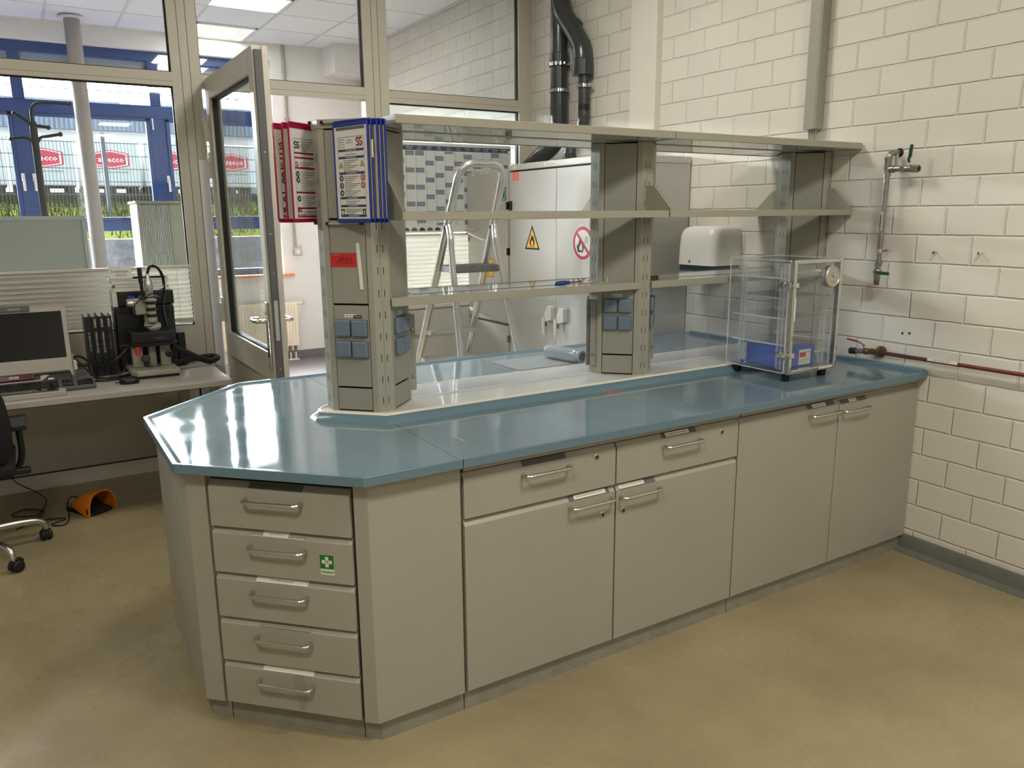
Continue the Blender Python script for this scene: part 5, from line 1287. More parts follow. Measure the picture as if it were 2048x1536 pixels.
def step(zv, d, m, nm='step', th=0.028):
    a, b = far(zv, True), far(zv, False)
    mb = MB()
    vs = []
    for z_ in (zv-th, zv):
        for (p, dy) in ((a, -d), (b, -d), (b, 0.012), (a, 0.012)):
            vs.append((p.x+(0.0), p.y+dy, z_))
    mb.add(vs, [(0, 3, 2, 1), (4, 5, 6, 7), (0, 1, 5, 4), (1, 2, 6, 5), (2, 3, 7, 6), (3, 0, 4, 7)], m)
    for k in range(4): y = a.y-d+0.012+k*(d/4); mb.box(a.x, b.x, y, y+0.006, zv, zv+0.002, 'steel' if m != 'darkmetal' else 'darkmetal')
    mb.build(nm, t, bevel=0.003)
step(1.282, 0.215, 'darkmetal', 'platform', 0.040)
for z in (1.065, 0.85, 0.655, 0.44, 0.225): 
    if z != 1.065: step(z, 0.085, 'steel')
MB().box(2.505, 2.53, 4.705, 4.71, 0.755, 0.80, 'label').build('rating_sticker', t, smooth=False)

# ------------------------------------------------------------------ desk corner
DZ = 0.72
t = thing('desk', 'pale grey desk with the digital microscope along the partition', 'desk', (-0.4, 4.77, 0), None)
MB().box(-1.7, 0.893, 4.372, 5.15, DZ-0.03, DZ, 'desk').build('desk_top', t, bevel=0.003)
MB().box(-1.6, 0.80, 4.46, 5.08, DZ-0.05, DZ-0.0305, 'darkgreytape').build('under_frame', t, smooth=False)
for x in (-1.55, 0.74):
    MB().box(x-0.03, x+0.03, 5.02, 5.08, 0.03, DZ-0.05, 'deskedge').box(x-0.03, x+0.03, 4.50, 5.10, 0.0, 0.03, 'deskedge').build('leg', t, bevel=0.004)
# all-in-one controller with monitor
t = thing('microscope_console', 'wide monitor console with burgundy badge on the desk', 'monitor', (-0.15, 4.92, DZ), None)
mx0, mx1 = -0.46, 0.160
prof = [(4.80, 0.755), (4.815, 0.80), (4.865, 1.122), (4.93, 1.115), (4.99, 0.90), (5.0, 0.72), (4.83, 0.72)]
MB().extr(prof, mx0, mx1, 'x', 'cream').build('housing', t, bevel=0.006)
FM = frame((mx0, 4.8195, 0.822), (1, 0, 0), (0, 0.05, 0.322))
MB(FM).box(0.03, 0.598, 0.03, 0.282, -0.004, 0.0012, 'screen').build('screen', t, bevel=0.001, seg=1)
MB(FM).box(0.0, 0.455, 0.288, 0.318, -0.006, 0.010, 'inkgrey').text('KEYENCE', 0.385, 0.302, 0.009, 'label', 0.0106, width=0.055).build('top_bar', t, bevel=0.0015, seg=1)
MB().extr([(4.715, 0.722), (4.712, 0.752), (4.735, 0.786), (4.79, 0.79), (4.80, 0.722)], -0.46, 0.145, 'x', 'black').build('controller', t, bevel=0.010, seg=3)
FBd = frame((-0.40, 4.7125, 0.755), (1, 0, 0), (0, 0.023, 0.034))
mb = MB(FBd); up_ = 0.039
mb.poly([(0.14, 0.0), (0.41, 0.0), (0.445, 0.030), (0.405, 0.030), (0.40, 0.006), (0.17, 0.006), (0.15, 0.030), (0.10, 0.030)], 'cream', 0.004)
mb.build('cream_trim', t, smooth=False)
MB(FBd).box(0.175, 0.375, 0.008, 0.045, 0.0, 0.012, 'burg').text('VHX', 0.285, 0.026, 0.015, 'label', 0.0126, width=0.048, bold=True).build('badge', t, bevel=0.006, seg=2)
MB(FBd).rect(0.435, 0.462, 0.001, 0.010, 'label', 0.006).rect(0.255, 0.32, -0.030, -0.016, 'label', 0.003).build('small_label', t, smooth=False)
MB().box(0.160, 0.182, 4.84, 4.875, 0.775, 0.83, 'label').box(0.160, 0.168, 4.84, 4.90, 0.74, 0.86, 'cream').build('plug_block', t, bevel=0.003)
# keyboard
t = thing('keyboard', 'dark grey keyboard on the desk in front of the monitor console', 'keyboard', (0.0, 4.62, DZ), None)
FK = frame((-0.21, 4.535, DZ+0.0005), (1, 0.0, 0), (0, 1, 0.10))
MB(FK).box(0, 0.455, 0, 0.178, 0.001, 0.018, 'inkgrey').build('base', t, bevel=0.004)
mb = MB(FK)
def key(x, y, w=0.0165): mb.box(x, x+w, y, y+0.0155, 0.0178, 0.0225, 'black')
for r in range(6):
    y = 0.030+0.0195*r+(0.006 if r == 5 else 0)
    for k in range(15):
        if r == 0 and 3 < k < 9: continue
        key(0.010+0.0187*k, y)
    for k in range(3):
        if r != 2: key(0.304+0.0187*k, y)
    if r < 5:
        for k in range(4): key(0.372+0.0187*k, y)
mb.box(0.010+0.0187*4, 0.010+0.0187*9-0.002, 0.030, 0.0455, 0.0178, 0.0225, 'black')
mb.build('key_field', t, bevel=0.0008, seg=1)
# pen tray
t = thing('pen_tray', 'cream pen tray with slotted top at the desk edge', 'tray', (-0.05, 4.47, DZ), None)
MB().prism([(-0.26, 4.425)]+[(0.085+0.02*math.sin(q*PI/8), 4.445-0.02*math.cos(q*PI/8)) for q in range(5)]+[(0.085+0.02*math.cos(q*PI/8), 4.49+0.02*math.sin(q*PI/8)) for q in range(5)]+[(-0.26, 4.51)], DZ, DZ+0.026, 'cream').build('tray_body', t, bevel=0.004)
mb = MB()
for k in range(5): mb.box(-0.25, 0.075, 4.438+0.013*k, 4.445+0.013*k, DZ+0.0255, DZ+0.0266, 'ink')
mb.build('tray_slot', t, smooth=False)
MB().box(-0.02, 0.0, 4.49, 4.505, DZ+0.026, DZ+0.043, 'black').build('black_cap', t, bevel=0.002)
MB().tube(bez([(-0.09, 4.455, DZ+0.029), (-0.06, 4.45, DZ+0.029), (-0.04, 4.475, DZ+0.03), (-0.015, 4.478, DZ+0.029)], 5), 0.0015, 'steel', 6).build('metal_clip', t)
MB().lathe((0.045, 4.495, DZ+0.026), (0, 0, 1), [(0.02, 0), (0.022, 0.002), (0.022, 0.006), (0.008, 0.007), (0.008, 0.035), (0.009, 0.036)], 'black', 16).build('small_stamp', t)
# mouse
t = thing('computer_mouse', 'black computer mouse on the desk right of the keyboard', 'mouse', (0.405, 4.565, DZ), None)
rings = []
for z, s in ((0.0, 0.94), (0.012, 1.0), (0.022, 0.93), (0.030, 0.74), (0.035, 0.42), (0.0365, 0.12)):
    rings.append([(0.405+0.050*s*math.cos(a)-0.004*(z*20), 4.565+0.031*s*math.sin(a)*(1+0.12*math.cos(a)), DZ+z) for a in [2*PI*k/20 for k in range(20)]])
MB().loft(rings, 'black').build('mouse_body', t)
MB().tube(bez([(0.36, 4.575, DZ+0.012), (0.34, 4.60, DZ+0.004), (0.37, 4.64, DZ+0.004), (0.36, 4.70, DZ+0.004), (0.33, 4.80, DZ+0.004)], 6), 0.0018, 'black', 6).build('mouse_cord', t)
MB().box(0.395, 0.42, 4.564, 4.566, DZ+0.035, DZ+0.0372, 'inkgrey').build('scroll_wheel', t, bevel=0.0008, seg=1)
# four binders
for k in range(4):
    x0 = 0.243+0.034*k; lab = ['black binder with small print, closest to the monitor console', 'second black binder from the monitor console, lettered MIKROSKOPIE', 'third black binder from the monitor console, lettered MIKROSKOPIE', "black User's Manual binder, farthest from the monitor console"][k]
    t = thing('binder', lab, 'binder', (x0+0.016, 4.97, DZ), 'black binders on the desk')
    lean = 0.0
    MB().box(x0, x0+0.0025, 4.872, 5.09, DZ, DZ+0.335, 'black').box(x0+0.0295, x0+0.032, 4.872, 5.09, DZ, DZ+0.335, 'black').box(x0, x0+0.032, 4.870, 4.874, DZ, DZ+0.335, 'black').build('cover', t, bevel=0.001, seg=1)
    MB().box(x0+0.004, x0+0.028, 4.88, 5.08, DZ+0.008, DZ+0.315, 'paper').build('pages', t, smooth=False)
    FS = frame((x0+0.016, 4.8698, DZ+0.0), (0, 0, -1), (1, 0, 0))
    mb = MB(FS); 
    if k > 0: mb.text('KEYENCE', -0.298, 0, 0.010, 'label', 0.0006, width=0.045, bold=True)
    if k in (1, 2): mb.text('MIKROSKOPIE', -0.19, 0, 0.009, 'label', 0.0006, width=0.115)
    if k == 3: mb.text("User's Manual", -0.19, 0, 0.009, 'calcell', 0.0006, width=0.085)
    if k == 0: mb.bars(-0.25, -0.14, 0, 0.008, 'calcell', 0.0006, seed=8)
    mb.build('spine_print', t, smooth=False)
# black cases behind the microscope
t = thing('equipment_case', 'large black equipment case standing behind the microscope', 'case', (0.56, 5.02, DZ), None)
MB().box(0.40, 0.715, 4.93, 5.12, DZ, DZ+0.372, 'black').build('case_body', t, bevel=0.012, seg=3)
MB().box(0.40, 0.715, 4.926, 4.932, DZ+0.15, DZ+0.157, 'inkgrey').build('case_seam', t, smooth=False)
MB().box(0.43, 0.69, 4.915, 4.932, DZ+0.335, DZ+0.370, 'rubber').build('case_rim', t, bevel=0.004)
t = thing('equipment_case', 'low black case standing between the large black case and the blind', 'case', (0.72, 5.04, DZ), None)
MB().box(0.722, 0.765, 4.96, 5.12, DZ, DZ+0.20, 'black').build('case_body', t, bevel=0.006)
t = thing('storage_box', 'flat black box with blue sticker on top of the large black case', 'box', (0.56, 5.02, DZ+0.372), None)
MB().box(0.425, 0.72, 4.94, 5.10, DZ+0.3725, DZ+0.455, 'black').build('box_body', t, bevel=0.008)
MB().box(0.478, 0.512, 4.9385, 4.940, DZ+0.395, DZ+0.432, 'bluebox').build('blue_sticker', t, smooth=False)
MB().box(0.40, 0.424, 4.95, 5.09, DZ+0.3725, DZ+0.465, 'paper').build('paper_side', t, smooth=False)
zz = DZ+0.4555
labs = ['lowest thick catalogue of the paper stack on the black box', 'second catalogue from below in the paper stack', 'third catalogue from below in the paper stack', 'topmost thin booklet of the paper stack']
for k, (hh, x0, x1) in enumerate(((0.024, 0.412, 0.70), (0.018, 0.42, 0.692), (0.020, 0.405, 0.705), (0.010, 0.395, 0.698))):
    tag(MB().box(x0, x1, 4.945+0.004*k, 5.10, zz+0.0004, zz+hh, 'paper' if k != 1 else 'label').box(x0-0.001, x1+0.001, 4.944+0.004*k, 5.101, zz+hh-0.0016, zz+hh, 'labelgrey' if k == 3 else 'label').build('catalogue', None, bevel=0.001, seg=1, loc=((x0+x1)/2, 5.02, zz)), labs[k], 'catalogue', 'paper stack behind the microscope')
    zz += hh
t = thing('folded_card', 'folded white card reading Ersatzleuchte on the paper stack', 'card', (0.455, 4.98, zz), None)
MB().extr([(4.960, zz+0.0004), (4.975, zz+0.072), (4.977, zz+0.072), (4.992, zz+0.0004), (4.990, zz+0.0004), (4.976, zz+0.069), (4.962, zz+0.0004)], 0.398, 0.515, 'x', 'paper').build('card', t, smooth=False)
FCd = frame((0.398, 4.9598, zz), (1, 0, 0), (0, 0.015, 0.072))
MB(FCd).text('Ersatzleuchte', 0.056, 0.044, 0.015, 'ink', 0.0006, width=0.088).text('02/2025', 0.060, 0.022, 0.013, 'ink', 0.0006, width=0.058).build('handwriting', t, smooth=False)

# digital microscope
t = thing('digital_microscope', 'white and black digital microscope with stage on the desk', 'microscope', (0.56, 4.75, DZ), None)
MB().prism([(0.455, 4.64), (0.675, 4.64), (0.675, 4.93), (0.43, 4.93), (0.43, 4.70)], DZ+0.014, DZ+0.040, 'cream').build('base', t, bevel=0.006)
MB().prism([(0.462, 4.648), (0.668, 4.648), (0.668, 4.92), (0.437, 4.92), (0.437, 4.705)], DZ, DZ+0.0145, 'black').build('base_foot', t, bevel=0.003)
MB(frame((0.46, 4.645, DZ+0.0403), (1, 0, 0), (0, 1, 0))).rect(0.0, 0.06, 0.01, 0.035, 'label').bars(0.004, 0.055, 0.022, 0.004, 'inkgrey').rect(0.065, 0.11, 0.01, 0.03, 'paper').build('base_label', t, smooth=False)
for x in (0.455, 0.60): MB().box(x, x+0.055, 4.80, 4.87, DZ+0.04, DZ+0.185, 'cream').build('stand_arm', t, bevel=0.006)
MB().box(0.45, 0.665, 4.72, 4.87, DZ+0.165, DZ+0.190, 'black').build('stage_carrier', t, bevel=0.004)
MB().box(0.447, 0.672, 4.69, 4.87, DZ+0.192, DZ+0.250, 'black').build('stage_box', t, bevel=0.006)
MB(frame((0.59, 4.6895, DZ+0.214), (1, 0, 0), (0, 0, 1))).text('KEYENCE', 0, 0, 0.007, 'calcell', 0.0004, width=0.04).build('stage_print', t, smooth=False)
MB().tube([(0.56, 4.78, DZ+0.25), (0.56, 4.78, DZ+0.275)], 0.03, 'black', 20).build('stage_insert', t)
MB().lathe((0.573, 4.79, DZ+0.262), (0, -0.35, 1), [(0.036, 0), (0.044, 0.004), (0.044, 0.018), (0.030, 0.024)], 'cream', 24).build('ring_light', t)
MB().lathe((0.573, 4.775, DZ+0.292), (0, 0, 1), [(0.021, 0), (0.027, 0.008), (0.027, 0.030), (0.024, 0.031)], 'cream', 24).build('objective', t)
for k in range(5): MB().cyl((0.573, 4.775, DZ+0.322+0.018*k), (0.573, 4.775, DZ+0.340+0.018*k), 0.0235 if k % 2 else 0.0265, 'black' if k % 2 == 0 else 'cream', 20).build('lens_ring', t)
MB().box(0.49, 0.60, 4.79, 4.87, DZ+0.335, DZ+0.425, 'cream').build('focus_block', t, bevel=0.008)
MB().lathe((0.478, 4.82, DZ+0.40), (-1, 0, 0), [(0.024, -0.014), (0.026, 0), (0.026, 0.018), (0.022, 0.021)], 'steel', 18).build('focus_knob', t)
MB().box(0.52, 0.62, 4.75, 4.87, DZ+0.424, DZ+0.437, 'black').build('clamp_bar', t, bevel=0.003)
MB().lathe((0.573, 4.775, DZ+0.412), (0, 0, 1), [(0.034, 0), (0.036, 0.004), (0.036, 0.012), (0.030, 0.018)], 'cream', 24).build('mount_ring', t)
MB().lathe((0.571, 4.775, DZ+0.43), (0, 0, 1), [(0.021, 0), (0.021, 0.045), (0.023, 0.05), (0.023, 0.085), (0.020, 0.09), (0.009, 0.125), (0.006, 0.135)], 'steel', 20).build('camera_head', t)
MB().lathe((0.540, 4.80, DZ+0.43), (-0.02, 0, 1), [(0.009, 0), (0.009, 0.08), (0.0125, 0.085), (0.0125, 0.165), (0.009, 0.168)], 'black', 16).build('tilt_lever', t)
MB().tube([(0.56, 4.82, DZ+0.04), (0.56, 4.83, DZ+0.33)], 0.022, 'cream', 14).build('column', t)
MB().box(0.462, 0.484, 4.676, 4.69, DZ+0.128, DZ+0.172, 'red').build('red_clamp', t, bevel=0.003)
MB().lathe((0.51, 4.71, DZ+0.10), (0, -1, 0.3), [(0.018, 0), (0.022, 0.004), (0.022, 0.03), (0.018, 0.034)], 'black', 18).build('stage_knob', t)
MB().lathe((0.632, 4.715, DZ+0.12), (0, -1, 0), [(0.016, 0), (0.019, 0.004), (0.019, 0.03), (0.014, 0.034)], 'black', 18).build('stage_knob', t)
MB().tube(bez([(0.571, 4.775, DZ+0.562), (0.585, 4.775, DZ+0.60), (0.625, 4.78, DZ+0.595), (0.65, 4.79, DZ+0.54), (0.652, 4.80, DZ+0.46), (0.64, 4.83, DZ+0.36), (0.66, 4.86, DZ+0.22), (0.67, 4.88, DZ+0.06)], 6), 0.0075, 'black', 10).build('camera_cable', t)
MB().tube(bez([(0.573, 4.77, DZ+0.56), (0.60, 4.765, DZ+0.61), (0.645, 4.77, DZ+0.57), (0.655, 4.78, DZ+0.50), (0.625, 4.76, DZ+0.47), (0.55, 4.74, DZ+0.44), (0.49, 4.74, DZ+0.40), (0.49, 4.75, DZ+0.34)], 6), 0.003, 'black', 8).build('light_cable', t)
MB().tube(bez([(0.66, 4.77, DZ+0.155), (0.74, 4.80, DZ+0.10), (0.86, 4.87, DZ+0.03), (0.925, 4.95, DZ+0.022), (0.945, 5.02, DZ+0.022), (0.915, 5.07, DZ+0.022), (0.84, 5.04, DZ+0.024), (0.70, 4.93, DZ+0.03), (0.655, 4.87, DZ+0.05)], 7), 0.0175, 'rubber', 12).build('cable_hose', t)
# loose cables between console and microscope
for k, (lab, pts, r) in enumerate((
    ('thick black cable hanging from the upper plug of the console', [(0.165, 4.86, DZ+0.118), (0.20, 4.85, DZ+0.125), (0.24, 4.80, DZ+0.09), (0.25, 4.76, DZ+0.03), (0.30, 4.72, DZ+0.012), (0.38, 4.75, DZ+0.010), (0.44, 4.78, DZ+0.012)], 0.0065),
    ('thick black cable from the white plug block to the microscope', [(0.182, 4.855, DZ+0.082), (0.24, 4.85, DZ+0.075), (0.31, 4.80, DZ+0.07), (0.37, 4.78, DZ+0.10), (0.42, 4.80, DZ+0.14), (0.45, 4.80, DZ+0.175)], 0.0085),
    ('thin black cable sagging over the desk top', [(0.165, 4.86, DZ+0.118), (0.19, 4.83, DZ+0.10), (0.23, 4.77, DZ+0.05), (0.27, 4.73, DZ+0.006), (0.34, 4.70, DZ+0.006), (0.40, 4.72, DZ+0.05), (0.42, 4.74, DZ+0.09)], 0.0035),
    ('long black cable lying flat on the desk top', [(0.175, 4.80, DZ+0.02), (0.22, 4.75, DZ+0.006), (0.29, 4.69, DZ+0.006), (0.36, 4.70, DZ+0.006), (0.42, 4.76, DZ+0.006)], 0.0045))):
    tag(MB().tube(bez(pts, 6), r, 'black', 8).build('cable', None, loc=pts[0]), lab, 'cable', 'cables on the desk')
tag(MB().box(0.335, 0.365, 4.655, 4.672, DZ+0.0004, DZ+0.006, 'acryl').build('clear_clip', None, loc=(0.35, 4.66, DZ)), 'small clear clip on the desk behind the mouse', 'clip')

# office chair
t = thing('office_chair', 'black swivel chair with silver star base in front of the desk', 'chair', (-0.372, 4.311, 0), None)
cc = Vector((-0.372, 4.311, 0))
ang0 = math.atan2(4.389-4.311, -0.064+0.372)
for k in range(5):
    a = ang0+2*PI*k/5; u = Vector((math.cos(a), math.sin(a), 0))
    e = cc+u*0.318
    pts = bez([cc+u*0.03+Vector((0, 0, 0.125)), cc+u*0.13+Vector((0, 0, 0.128)), cc+u*0.25+Vector((0, 0, 0.118)), cc+u*0.305+Vector((0, 0, 0.100)), cc+u*0.322+Vector((0, 0, 0.066))], 5)
    n_ = len(pts); MB().tube(pts, [0.022-0.009*i/(n_-1) for i in range(n_)], 'chrome' if False else 'steel', 12).build('star_leg', t)
    w_ = Vector((-u.y, u.x, 0)); wv = u.cross(Vector((0, 0, 1)))
    c_ = e+Vector((0.0, 0, 0.028))+w_*0.012
    for s_ in (-1, 1):
        MB().lathe(c_+u*s_*0.006, u*s_, [(0.020, 0), (0.0275, 0.002), (0.0275, 0.013), (0.022, 0.019), (0.010, 0.020)], 'rubber', 20).build('caster_wheel', t)
    MB().tube(arc(c_, 0.15*PI, 1.05*PI, 0.031, w_, (0, 0, 1), 8), 0.010, 'black', 8).cyl(e+Vector((0, 0, 0.05)), e+Vector((0, 0, 0.07)), 0.010, 'steel', 10).build('caster_hood', t)
MB().cyl(cc+Vector((0, 0, 0.10)), cc+Vector((0, 0, 0.30)), 0.030, 'black', 20).cyl(cc+Vector((0, 0, 0.28)), cc+Vector((0, 0, 0.42)), 0.016, 'steel', 16).build('gas_lift', t)
MB().box(-0.50, -0.24, 4.16, 4.46, 0.40, 0.435, 'black').build('seat_mechanism', t, bevel=0.01)
MB().box(-0.60, -0.145, 4.06, 4.54, 0.435, 0.495, 'blacksoft').build('seat', t, bevel=0.025, seg=4)
rings = []
for z, hw, y in ((0.50, 0.20, 4.075), (0.56, 0.232, 4.06), (0.68, 0.240, 4.05), (0.80, 0.225, 4.045), (0.90, 0.19, 4.035), (0.96, 0.13, 4.02)):
    rings.append([(-0.372+hw*math.cos(a)*(1 if abs(math.cos(a)) < 0.9 else 0.99), y+0.035*math.sin(a)-0.03*(math.cos(a)**2)*-1, z) for a in [2*PI*k/20 for k in range(20)]])
MB().loft(rings, 'blacksoft').build('backrest', t, ang=60)
MB().tube(bez([(-0.372, 4.02, 0.62), (-0.372, 3.99, 0.52), (-0.372, 4.06, 0.43), (-0.372, 4.2, 0.41)], 5), 0.02, 'black', 10).build('back_bar', t)
for s_, x in ((1, -0.115), (-1, -0.63)):
    MB().tube(bez([(-0.372+s_*0.15, 4.25, 0.42), (x-s_*0.03, 4.25, 0.43), (x, 4.25, 0.50), (x, 4.24, 0.64)], 5), 0.014, 'black', 10).box(x-0.035, x+0.035, 4.12, 4.36, 0.64, 0.665, 'rubber').build('armrest', t, bevel=0.006)
MB().box(-0.22, -0.085, 4.12, 4.16, 0.432, 0.462, 'black').build('tilt_handle', t, bevel=0.008)
# foot pedal
t = thing('foot_pedal', 'orange hooded foot pedal on the floor under the desk', 'pedal', (0.14, 4.70, 0), None)
oc = Vector((0.211, 4.632, 0)); wd = Vector((0.863, 0.505, 0)); ax = Vector((-0.505, 0.863, 0))
rings_o = []; rings_i = []
N = 14
for f, hw, hh in ((0.0, 0.083, 0.135), (0.03, 0.084, 0.134), (0.08, 0.083, 0.122), (0.13, 0.076, 0.098), (0.18, 0.062, 0.066), (0.205, 0.05, 0.045)):
    for R_, d_ in ((rings_o, 0.0), (rings_i, 0.005)):
        r_ = []
        for k in range(N+1):
            a = PI*k/N; ca, sa = math.cos(a), math.sin(a)
            sx = math.copysign(abs(ca)**0.7, ca); sz = sa**0.8
            zb = 0.030*min(1, f/0.12)
            r_.append(oc+ax*f+wd*(hw-d_)*sx+Vector((0, 0, zb+max(0.0, (hh-d_-zb))*sz)))
        R_.append(r_)
mb = MB(); n_ = N+1
def skin(R_, flip):
    vs = [p for r_ in R_ for p in r_]; fs = []
    for i in range(len(R_)-1):
        for k in range(N): 
            f_ = (i*n_+k, i*n_+k+1, (i+1)*n_+k+1, (i+1)*n_+k); fs.append(f_ if flip else f_[::-1])
    mb.add(vs, fs, 'orange')
skin(rings_o, True); skin(rings_i, False)
for a_, b_ in ((rings_o[0], rings_i[0]),):
    vs = list(a_)+list(b_); mb.add(vs, [(k, k+1, n_+k+1, n_+k) for k in range(N)], 'orange')
mb.add(list(rings_o[-1]), [tuple(range(n_))], 'orange')
mb.build('hood', t, ang=60)
FPd = frame(oc+ax*0.01, wd, ax)
MB(FPd).box(-0.066, 0.066, 0.01, 0.215, 0.0, 0.022, 'black').build('base_plate', t, bevel=0.003)
MB(frame(oc+ax*0.02+Vector((0, 0, 0.022)), wd, ax+Vector((0, 0, 0.28)))).box(-0.042, 0.042, -0.02, 0.14, 0.0, 0.010, 'rubber').build('pedal_plate', t, bevel=0.002)
MB(frame(oc-wd*0.084+ax*0.012+Vector((0, 0, 0.02)), ax, (0, 0, 1))).box(0, 0.010, 0.002, 0.032, -0.001, 0.0018, 'black').build('side_mark', t, smooth=False)
MB().tube(bez([oc+ax*0.20+Vector((0, 0, 0.03)), oc+ax*0.235+Vector((0, 0, 0.06)), oc+ax*0.25-wd*0.03+Vector((0, 0, 0.055)), oc+ax*0.24-wd*0.055+Vector((0, 0, 0.012)), oc+ax*0.12-wd*0.12+Vector((0, 0, 0.004)), (0.02, 4.56, 0.004), (-0.04, 4.60, 0.004), (0.03, 4.66, 0.004), (-0.10, 4.70, 0.004), (-0.2, 4.62, 0.004)], 6), 0.0032, 'black', 8).build('pedal_cord', t)
tag(MB().tube(bez([(-0.19, 4.95, 0.50), (-0.19, 4.94, 0.36), (-0.205, 4.93, 0.26), (-0.18, 4.90, 0.18), (-0.08, 4.88, 0.10), (-0.05, 4.86, 0.05), (-0.10, 4.80, 0.006), (-0.22, 4.86, 0.005), (-0.16, 4.93, 0.005), (-0.07, 4.85, 0.005), (-0.10, 4.74, 0.005)], 7), 0.0032, 'black', 8).build('power_cord', None, loc=(-0.19, 4.95, 0.0)), 'black cord hanging under the desk to the floor by the chair', 'cord')

# ------------------------------------------------------------------ far room furniture
t = thing('whiteboard', 'large grey whiteboard on legs beyond the partition glass', 'whiteboard', (-0.25, 6.0, 0), None)
MB().box(-0.95, 0.353, 5.99, 6.01, 0.85, 1.578, 'board_g').build('board', t, smooth=False)
mb = MB()
for q in ((-0.975, 0.378, 1.575, 1.600), (-0.975, 0.378, 0.83, 0.855), (0.353, 0.378, 0.855, 1.575), (-0.975, -0.95, 0.855, 1.575)): mb.box(q[0], q[1], 5.98, 6.018, q[2], q[3], 'alu_frame')
mb.build('board_frame', t, bevel=0.003)
for x in (-0.93, 0.335): MB().box(x-0.02, x+0.02, 5.985, 6.015, 0.03, 0.83, 'alu_frame').box(x-0.02, x+0.02, 5.93, 6.07, 0.0, 0.03, 'alu_frame').build('leg', t, bevel=0.003)
t = thing('coat_rack', 'slim dark coat rack with curved hooks before the blue window', 'coat rack', (0.14, 6.2, 0), None)
cx_, cy_ = 0.155, 6.2; k_ = 6.2/6.6
MB().cyl((cx_, cy_, 0.02), (cx_, cy_, 2.20), 0.022, 'darkgreytape', 14).build('pole', t)
MB().lathe((cx_, cy_, 0), (0, 0, 1), [(0.12, 0), (0.12, 0.012), (0.05, 0.03), (0.022, 0.05)], 'darkgreytape', 28).build('base', t)
for pts in ([(0, 0, 2.18), (0.0, 0, 2.27), (0.03, 0, 2.315), (0.10, 0, 2.325), (0.225, 0, 2.325)], [(0, 0, 2.12), (-0.02, 0, 2.19), (-0.06, 0, 2.225), (-0.095, 0, 2.25)], [(0, 0, 2.18), (0.05, 0, 2.175), (0.085, 0, 2.17)],
            [(0, 0, 2.02), (-0.02, 0, 2.08), (-0.06, 0, 2.10), (-0.13, 0, 2.09)], [(0, 0, 2.04), (0.03, 0, 2.10), (0.08, 0, 2.115), (0.15, 0, 2.13)]):
    p_ = [(cx_+a, cy_+b, z) for a, b, z in pts]; MB().tube(bez(p_, 5), 0.010, 'darkgreytape', 8).sphere(p_[-1], 0.016, 'darkgreytape', 10, 8).build('hook', t)
t = thing('tambour_cabinet', 'grey cabinet with ribbed roller front beyond the partition', 'cabinet', (0.88, 6.5, 0), None)
MB().box(0.735, 1.06, 6.32, 6.75, 0.0, 1.685, 'metalcab_d').build('body', t, bevel=0.003)
MB().box(0.725, 1.07, 6.30, 6.76, 1.685, 1.702, 'panel').build('top', t, bevel=0.002)
mb = MB()
for k in range(17): mb.box(0.752+0.0112*k, 0.7615+0.0112*k, 6.306, 6.32, 0.06, 1.672, 'palegreen' if False else 'alu_frame')
mb.build('ribbed_front', t, bevel=0.002, seg=1)
MB().box(0.945, 1.055, 6.312, 6.32, 0.06, 1.675, 'panel').build('side_door', t, smooth=False)
tag(MB().cyl((0.617, 8.50, 0.0), (0.617, 8.50, ZC-0.03), 0.066, 'colgrey', 28).lathe((0.617, 8.50, ZC-0.03), (0, 0, 1), [(0.11, 0), (0.11, 0.012), (0.08, 0.03)], 'handlew', 28).build('steel_column', None, loc=(0.617, 8.50, 0)), 'round grey column in front of the blue windows', 'column')
t = thing('wall_radiator', 'cream panel radiator under the far wall near the open door', 'radiator', (2.1, 8.77, 0.15), None)
mb = MB().box(1.65, 2.535, 8.70, 8.76, 0.165, 0.655, 'rad')
for k in range(27): mb.box(1.675+0.0317*k, 1.690+0.0317*k, 8.692, 8.70, 0.20, 0.63, 'rad')
mb.build('radiator_panel', t, bevel=0.004)
MB().cyl((2.535, 8.735, 0.635), (2.60, 8.735, 0.635), 0.02, 'white', 14).cyl((2.60, 8.735, 0.635), (2.63, 8.735, 0.635), 0.014, 'steel', 12).cyl((2.18, 8.735, 0.657), (2.55, 8.735, 0.645), 0.008, 'rad', 8).build('thermostat', t)
for x in (2.44, 2.50): MB().cyl((x, 8.74, 0.01), (x, 8.74, 0.10), 0.010, 'white', 10).cyl((x, 8.74, 0.09), (x, 8.74, 0.165), 0.016, 'brass', 10).build('feed_pipe', t)
MB().box(2.41, 2.53, 8.70, 8.78, 0.0, 0.012, 'white').build('pipe_cover', t, bevel=0.004)
for x in (1.75, 2.3): MB().box(x-0.02, x+0.02, 8.755, YB, 0.3, 0.55, 'rad').build('wall_bracket', t, smooth=False)
tag(MB().cyl((2.60, YB-0.018, 1.245), (2.60, YB-0.018, ZC), 0.016, 'panel', 12).box(2.575, 2.625, YB-0.012, YB, 2.60, 2.62, 'panel').build('conduit', None, loc=(2.6, YB, 1.245)), 'thin vertical conduit on the far wall right of the window', 'conduit')
t = thing('wall_socket', 'cream socket box on the far wall below the conduit', 'socket', (2.62, YB, 1.16), None)
MB().box(2.575, 2.665, YB-0.045, YB, 1.155, 1.25, 'cream').build('box', t, bevel=0.006)
MB().lathe((2.62, YB-0.045, 1.20), (0, -1, 0), [(0.028, 0), (0.028, 0.006), (0.022, 0.006), (0.02, 0.001)], 'white', 20).build('outlet', t)

